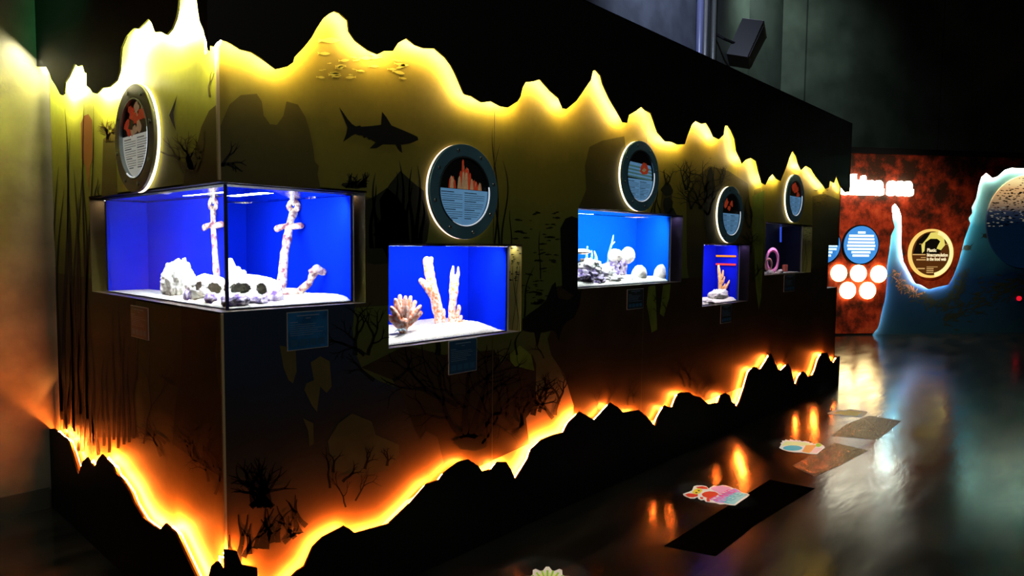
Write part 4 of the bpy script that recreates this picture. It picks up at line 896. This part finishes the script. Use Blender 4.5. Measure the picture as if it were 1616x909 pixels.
q = e.new(.52); q.color = (.012, .018, .035, 1); q = e.new(.68); q.color = (.35, .22, .11, 1); q = e.new(.82); q.color = (.62, .36, .15, 1)
K.new(mr.outputs[0], rp.inputs[0]); K.new(rp.outputs[0], b.inputs['Base Color']); K.new(rp.outputs[0], b.inputs['Emission Color']); b.inputs['Emission Strength'].default_value = 1.0
m = MB(); vs = [(dc[0]+math.cos(2*math.pi*i/64)*dr_, dc[1]+math.sin(2*math.pi*i/64)*dr_) for i in range(64)]
m.prism(FR, vs, .001, .03); m.build('picture', dmat, dm, shift=dm.location)
m = MB()
for k in range(420):
    r_ = dr_*math.sqrt(R.random())*.97; a = R.uniform(.0, math.pi*1.05); u, v = dc[0]+r_*math.cos(a), dc[1]+r_*math.sin(a)
    if v > dc[1]+dr_*.72 and R.random() < .8: continue
    s_ = R.uniform(.02, .045); m.flat(FR, [(u+s_*x, v+s_*.4*y) for x, y in ((1, 0), (.2, .8), (-1, .1), (.1, -.7))], .0305+.00005*(k % 9), 0 if v > dc[1]+dr_*.3 or R.random() < .5 else 1)
m.build('fish_pattern', [mat('fish_dark', (.01, .015, .03), .6), mat('fish_pale', (.12, .12, .10), .6, emis=(.5, .45, .35), es=.3)], dm, shift=dm.location)['kind'] = 'stuff'
# letters
def textmesh(name, s, size, ext, mt, frame, u, v, w, parent=None, bold=0, align='LEFT', width=None):
    c = bpy.data.curves.new(name, 'FONT'); c.body = s; c.size = size; c.extrude = ext; c.offset = bold; c.align_x = align
    o = bpy.data.objects.new(name+'_tmp', c); COL.objects.link(o); bpy.context.view_layer.update()
    me = bpy.data.meshes.new_from_object(o); bpy.data.objects.remove(o)
    xs_ = [q.co.x for q in me.vertices]; x0_, x1_ = min(xs_), max(xs_)
    k = (width/(x1_-x0_)) if width else 1
    for q in me.vertices:
        lx = (q.co.x-x0_)*k if width else q.co.x
        q.co = frame.p(u+lx, v+q.co.y, w+q.co.z) if parent is None else frame.p(u+lx, v+q.co.y, w+q.co.z)-Vector(parent.location)
    me.materials.clear(); me.materials.append(mt)
    r_ = bpy.data.objects.new(name, me); COL.objects.link(r_)
    if parent: r_.parent = parent
    return r_
LET = emit('lit_letters', (1, .96, .72), 11)
a = FR.px(1320.5, 305, .1); b_ = FR.px(1439, 305, .1); h_ = FR.px(1345, 276, .1)[1]-a[1]
tg = empty('lit_sign', 'white glowing sign lettering high on the red wall, first letter hidden', 'sign', FR.p(a[0], a[1], .1))
textmesh('lettering', 'China sea', h_*1.38, .03, LET, FR, a[0], a[1]+.005, .115, tg, bold=.028, width=b_[0]-a[0])
# glowing discs
DISC = emit('warm_disc', (1, .74, .32), 13)
for i, (x, y) in enumerate([(1324.6, 431), (1355.6, 431.5), (1387.5, 432.5), (1338.5, 458.4), (1370, 458.6)]):
    c = FR.px(x, y, .1); r_ = abs(FR.px(x+12.2, y, .1)[0]-c[0])
    t = empty('glowing_disc', ['warm white glowing disc seen through the display case, first in the top row', 'warm white glowing disc, middle of the top row', 'warm white glowing disc nearest the lit cut-out edge, top row', 'warm white glowing disc, left one in the bottom row', 'warm white glowing disc, right one in the bottom row'][i], 'lamp', FR.p(c[0], c[1], GR2), 'five glowing discs on the red wall')
    cyl = lambda r0, w0, w1: MB().prism(FR, [(c[0]+math.cos(2*math.pi*k/40)*r0, c[1]+math.sin(2*math.pi*k/40)*r0) for k in range(40)], w0, w1)
    cyl(r_, GR2+.012, GR2+.04).build('diffuser', DISC, t, shift=t.location); cyl(r_*.85, GR2+.001, GR2+.012).build('base', BLACK2, t, shift=t.location)
# blue round signs
SB = emit('blue_sign_face', (.06, .30, .78), 1.0); ST = emit('blue_sign_text', (.75, .95, 1), 1.6)
for i, (x, y, r__) in enumerate([(1359, 386.5, 27), (1299, 386.5, 27)]):
    c = FR.px(x, y, .1); r_ = abs(FR.px(x+r__, y, .1)[0]-c[0])
    t = empty('round_blue_sign', ['round blue backlit text sign above the glowing discs', 'round blue backlit text sign partly seen through the display case'][i], 'sign', FR.p(c[0], c[1], GR2))
    cyl = lambda r0, w0, w1: MB().prism(FR, [(c[0]+math.cos(2*math.pi*k/48)*r0, c[1]+math.sin(2*math.pi*k/48)*r0) for k in range(48)], w0, w1)
    cyl(r_*1.07, GR2+.001, GR2+.035).build('frame', BLACK2, t, shift=t.location); cyl(r_, GR2+.03, GR2+.042).build('face', SB, t, shift=t.location)
    m = MB()
    for k in range(8):
        v = c[1]+r_*(.66-k*.175); ww = r_*[.22, .72, .75, .78, .82, .78, .55, .48][k]
        m.fbox(FR, c[0]-ww, c[0]+ww, v-r_*.062, v+r_*.055, GR2+.042, GR2+.044)
    m.build('text_lines', ST, t, shift=t.location)
# yellow porthole sign
c = FR.px(1471, 400, .12); r_ = abs(FR.px(1505.5, 400, .12)[0]-c[0])
t = empty('yellow_porthole_sign', 'round yellow-lit porthole sign about plastic hanging in the red notch', 'sign', FR.p(c[0], c[1]-r_, GR2))
cyl = lambda r0, w0, w1, s=t: MB().prism(FR, [(c[0]+math.cos(2*math.pi*k/56)*r0, c[1]+math.sin(2*math.pi*k/56)*r0) for k in range(56)], w0, w1)
cyl(r_, GR2+.001, GR2+.05).build('lit_rim', emit('yellow_rim', (1, .66, .16), 1.0), t, shift=t.location)
cyl(r_*.9, GR2+.05, GR2+.055).build('face', mat('face_brown', (.10, .03, .01), .4, emis=(.5, .16, .02), es=.10), t, shift=t.location)
YL = emit('yellow_picture', (.95, .80, .16), .85)
m = MB(); w_ = GR2+.057
def crescent(u0, r0, r1, a0, a1, mi):
    n = 20; o_ = [(c[0]+u0[0]*r_+math.cos(a0+(a1-a0)*i/n)*r0*r_, c[1]+u0[1]*r_+math.sin(a0+(a1-a0)*i/n)*r0*r_) for i in range(n+1)]
    i_ = [(c[0]+u0[0]*r_+math.cos(a1-(a1-a0)*i/n)*r1*r_, c[1]+u0[1]*r_+math.sin(a1-(a1-a0)*i/n)*r1*r_) for i in range(n+1)]
    m.flat(FR, o_+i_, w_, mi)
m.flat(FR, [(c[0]+r_*x, c[1]+r_*y) for x, y in [(-.86, -.02), (.3, -.02), (.55, .3), (.6, .6), (.1, .86), (-.35, .8), (-.7, .5)]], w_-.001, 1)
m.flat(FR, [(c[0]+r_*x, c[1]+r_*y) for x, y in [(-.45, 0), (-.5, .35), (-.25, .62), (-.1, .85), (.2, .88), (.5, .7), (.58, .35), (.4, .14), (.2, .2), (.25, .32), (.35, .5), (.2, .6), (-.1, .6), (-.33, .45), (-.35, .1)]], w_, 0)
crescent((0, 0), .97, .80, -1.4, 1.3, 2)
m.build('picture', [YL, mat('picture_dark', (.01, .008, .006), .4), emit('yellow_glow_edge', (1, .85, .35), 1.1)], t, shift=t.location)
TX = emit('sign_text', (1, .85, .5), 1.1)
for s_, v, h_, wd in (('Plastic', .07, .13, .42), ('bioaccumulation', -.12, .13, .95), ('in the food web', -.29, .13, .88)):
    textmesh('lettering', s_, r_*h_*1.5, .001, TX, FR, c[0]-r_*.23, c[1]+r_*v, GR2+.06, t, bold=.002, width=r_*wd)
m = MB()
for k, (x0_, x1_, v, hh) in enumerate([(-.88, -.3, -.05, .045), (-.5, -.28, -.17, .03), (-.7, -.28, -.26, .05), (-.65, -.3, -.62, .05), (-.22, .28, -.55, .025), (-.22, .1, -.62, .04), (-.22, .1, -.7, .04), (-.22, .1, -.78, .04), (.55, .75, .38, .02), (-.6, -.42, .38, .02)]): m.fbox(FR, c[0]+r_*x0_, c[0]+r_*x1_, c[1]+r_*(v-hh/2), c[1]+r_*(v+hh/2), GR2+.059, GR2+.061)
m.build('text_lines', emit('sign_small_text', (1, .6, .2), .6), t, shift=t.location)
# black band above and red indicator
m = MB(); m.fbox(FR, ul, ur, ztop, ztop+.10, -.34, GR2+.02); m.build('top_band', BLACK2, rw, shift=FR.O)
c = FR.px(1608.5, 471, .02); m = MB().prism(FR, [(c[0]+math.cos(k*.52)*.045, c[1]+math.sin(k*.52)*.045) for k in range(12)], .003, .03)
o = m.build('indicator_lamp', emit('red_indicator', (1, .01, .03), .8), shift=FR.p(c[0], c[1])); o.location = FR.p(c[0], c[1]); tag(o, 'small round red light on the dark blue sea mural', 'lamp')
o = MB().fbox(FR, ul, con[0][0], 0, .03, GR2, GR2+.012).build('skirting', BLACK2, rw, shift=FR.O)

# ------------------------------------------------------------------ floor stickers and worn patches
def fpx(pts, z=0): return [FG.px(x, y) for x, y in pts]
def inset(uv, k):
    cx_ = sum(q[0] for q in uv)/len(uv); cy_ = sum(q[1] for q in uv)/len(uv); return [(cx_+(a-cx_)*k, cy_+(b_-cy_)*k) for a, b_ in uv]
WHT = mat('sticker_white', (.92, .92, .88), .5); C = lambda n, c: mat('sticker_'+n, c, .5)
RED, YEL, PINK, MAG, CYA, VIO = C('red', (.85, .05, .02)), C('yellow', (.95, .75, .05)), C('pink', (.9, .45, .75)), C('magenta', (.85, .08, .45)), C('cyan', (.2, .75, .85)), C('violet', (.45, .4, .85))
GRN, LIM, ORG, TEA, DRK, PPK = C('green', (.35, .75, .05)), C('lime', (.8, .95, .45)), C('orange', (.95, .45, .12)), C('teal', (.03, .55, .72)), C('dark', (.03, .03, .05)), C('pale_pink', (.95, .65, .68))
z8 = lambda x, y: (1060+x/10.773, 740+y/10.775)   # crab sticker tracing
z12 = lambda x, y: (1200+x/12.983, 670+y/12.986)
def sticker(label, outline, layers, mats, word=None):
    uv = fpx(outline); cx_ = sum(q[0] for q in uv)/len(uv); cy_ = sum(q[1] for q in uv)/len(uv)
    t = empty('floor_sticker', label, 'sticker', (cx_, cy_, .0005), 'bright stickers on the floor')
    MB().prism(FG, uv, .0005, .0018).build('backing', WHT, t, shift=t.location)
    for i, (nm, polys, mi) in enumerate(layers):
        m = MB()
        for p in polys: m.flat(FG, fpx(p), .002+.0002*i, 0)
        m.build(nm, mats[mi], t, shift=t.location)
    return t
out = [z8(*q) for q in [(190,430),(240,410),(300,390),(345,370),(375,300),(420,285),(520,285),(590,300),(630,340),(650,320),(720,285),(780,300),(860,280),(920,285),(1000,310),(1080,345),(1140,360),(1190,405),(1290,420),(1325,445),(1290,480),(1190,545),(1080,625),(1000,620),(900,600),(820,605),(740,580),(640,570),(580,560),(550,530),(500,535),(450,510),(440,480),(390,505),(320,505),(250,480),(205,455)]]
L_ = [('lettering_ground', [[z8(*q) for q in [(700,540),(880,420),(1080,330),(1180,400),(1000,500),(900,590),(760,575)]]], 0), ('pink_flower', [[z8(*q) for q in [(660,330),(740,300),(860,290),(960,310),(1010,340),(900,390),(820,430),(780,400),(700,370)]]], 1),
      ('crab_body', [[z8(*q) for q in [(510,430),(560,400),(640,385),(740,395),(800,430),(740,480),(660,510),(580,490),(530,470)]], [z8(*q) for q in [(410,315),(520,300),(600,315),(615,350),(520,345),(440,335)]], [z8(*q) for q in [(230,440),(290,420),(350,425),(450,440),(440,470),(360,490),(280,480)]], [z8(*q) for q in [(590,500),(640,500),(650,560),(600,560)]], [z8(*q) for q in [(480,480),(540,490),(530,520),(490,515)]]], 2),
      ('crab_eyes', [[z8(*q) for q in [(400,350),(470,335),(525,370),(480,420),(400,440),(345,405),(370,375)]]], 3),
      ('pupils', [[z8(460+22*math.cos(a), 377+10*math.sin(a)) for a in [k*.8 for k in range(8)]], [z8(420+22*math.cos(a), 409+10*math.sin(a)) for a in [k*.8 for k in range(8)]]], 4),
      ('cyan_banner', [[z8(*q) for q in [(890,590),(960,490),(1120,400),(1200,415),(1290,440),(1180,520),(1060,610),(960,600)]]], 5)]
st = sticker('crab sticker reading STAND HERE, second nearest on the dark floor', out, L_, [VIO, PINK, RED, YEL, DRK, CYA])
def floortext(s, x, y, x2, y2, hpx, mt, t, z=.0035):
    a_ = Vector(FG.px(x, y)); b_ = Vector(FG.px(x2, y2)); dv = (b_-a_); ln = dv.length; U_ = dv.normalized(); V_ = Vector((-U_.y, U_.x))
    fr = Frame((a_.x, a_.y, 0), (U_.x, U_.y, 0), (V_.x, V_.y, 0), (0, 0, 1))
    return textmesh('lettering', s, hpx, .0002, mt, fr, 0, 0, z, t, bold=.001, width=ln)
floortext('STAND', *z8(760, 560), *z8(1110, 385), .075, MAG, st); floortext('HERE', *z8(960, 592), *z8(1215, 445), .075, TEA, st)
# leaf pool sticker
out = [z12(*q) for q in [(385,480),(410,440),(430,400),(410,380),(450,365),(440,335),(500,330),(515,310),(570,325),(605,325),(600,305),(660,315),(700,330),(730,310),(780,335),(800,320),(850,350),(920,340),(960,355),(1000,360),(1010,380),(1070,380),(1085,405),(1130,400),(1160,380),(1220,385),(1265,420),(1305,440),(1320,475),(1250,530),(1160,610),(1000,600),(850,575),(700,570),(560,550),(460,520)]]
L_ = [('leaves', [[z12(*q) for q in [(430,440),(520,350),(650,350),(780,355),(900,370),(1040,395),(1000,430),(880,440),(700,440),(560,430)]]], 0), ('pool', [[z12(660+200*math.cos(a), 487+55*math.sin(a)) for a in [k*.42 for k in range(15)]]], 1),
      ('orange_tiles', [[z12(*q) for q in [(930,430),(1120,420),(1140,450),(1010,590),(850,560)]]], 2), ('pink_tiles', [[z12(*q) for q in [(1130,480),(1280,490),(1150,590),(1010,580)]]], 3), ('green_knob', [[z12(1190+60*math.cos(a), 428+38*math.sin(a)) for a in [k*.52 for k in range(12)]]], 4)]
st2 = sticker('leafy sticker with blue pool, third from the camera on the floor', out, L_, [LIM, TEA, ORG, PPK, GRN])
# petal sticker at the bottom edge, and the far one lost in the glare
out = []
z4 = lambda x, y: (640+x/4.04, 740+y/4.04)
cpt = (905, 760)
for k in range(24):
    a = math.pi*(k/24)*2; rr_ = 1.0 if k % 2 == 0 else .84
    for da, f in ((-.06, rr_), (.06, rr_)): out.append(z4(cpt[0]+math.cos(a+da)*170*f, cpt[1]-math.sin(a+da)*135*f))
inn = lambda f: [z4(cpt[0]+math.cos(k*.35)*170*f, cpt[1]-math.sin(k*.35)*135*f) for k in range(18)]
ps = [[z4(cpt[0]+math.cos(a-.05)*60, cpt[1]-math.sin(a-.05)*48), z4(cpt[0]+math.cos(a-.05)*140, cpt[1]-math.sin(a-.05)*112), z4(cpt[0]+math.cos(a+.05)*140, cpt[1]-math.sin(a+.05)*112), z4(cpt[0]+math.cos(a+.05)*60, cpt[1]-math.sin(a+.05)*48)] for a in [k*math.pi/12 for k in range(24)]]
sticker('pale green petal-edged sticker at the very front of the floor', out, [('green_disc', [inn(.72)], 0), ('petal_lines', ps, 1)], [LIM, GRN])
zz = lambda x, y: (1290+x/10.1, 630+y/10.1)
out = [zz(*q) for q in [(160,225),(240,190),(330,170),(420,180),(520,160),(640,175),(800,205),(760,250),(700,290),(560,280),(420,270),(300,250),(220,240)]]
sticker('farthest pale yellow sticker at the foot of the wall end', out, [('yellow_field', [inset(out, .7)], 0)], [YEL])
pm_ = mat('worn_dark_patch', (.004, .004, .004), .5, spec=0, bump=.4, bscale=45)
pm2 = mat('scuffed_patch', (.004, .004, .004), .2, spec=.3, bump=1, bscale=70)
for i, (pts, lb) in enumerate([([(1048,862),(1075,845),(1215,757),(1286,771),(1190,830),(1130,878)], 'large dark worn rectangle on the floor near the crab sticker'), ([(1318,699),(1370,711),(1325,735),(1285,752),(1250,735)], 'dark rough patch on the floor right of the leafy sticker'), ([(1371,656),(1422,664),(1400,683),(1386,694),(1312,688),(1335,670)], 'farthest dark rough patch on the floor in the bright glare')]):
    o = MB().prism(FG, fpx(pts), .0002, .0012).build('floor_patch', pm2 if i else pm_); tag(o, lb, 'floor patch', 'worn patches on the floor')
# added narrow spots to brighten the stickers
for (x, y), pw in (((1130, 781), 420), ((1265, 706), 460), ((868, 915), 300), ((1338, 655), 60)):
    u, v = FG.px(x, y); spot('sticker_spot', (u-.6, v-2.2, 3.6), (u, v, 0), pw, (1, .97, .88), 6.2 if pw > 100 else 5, .5, .01)
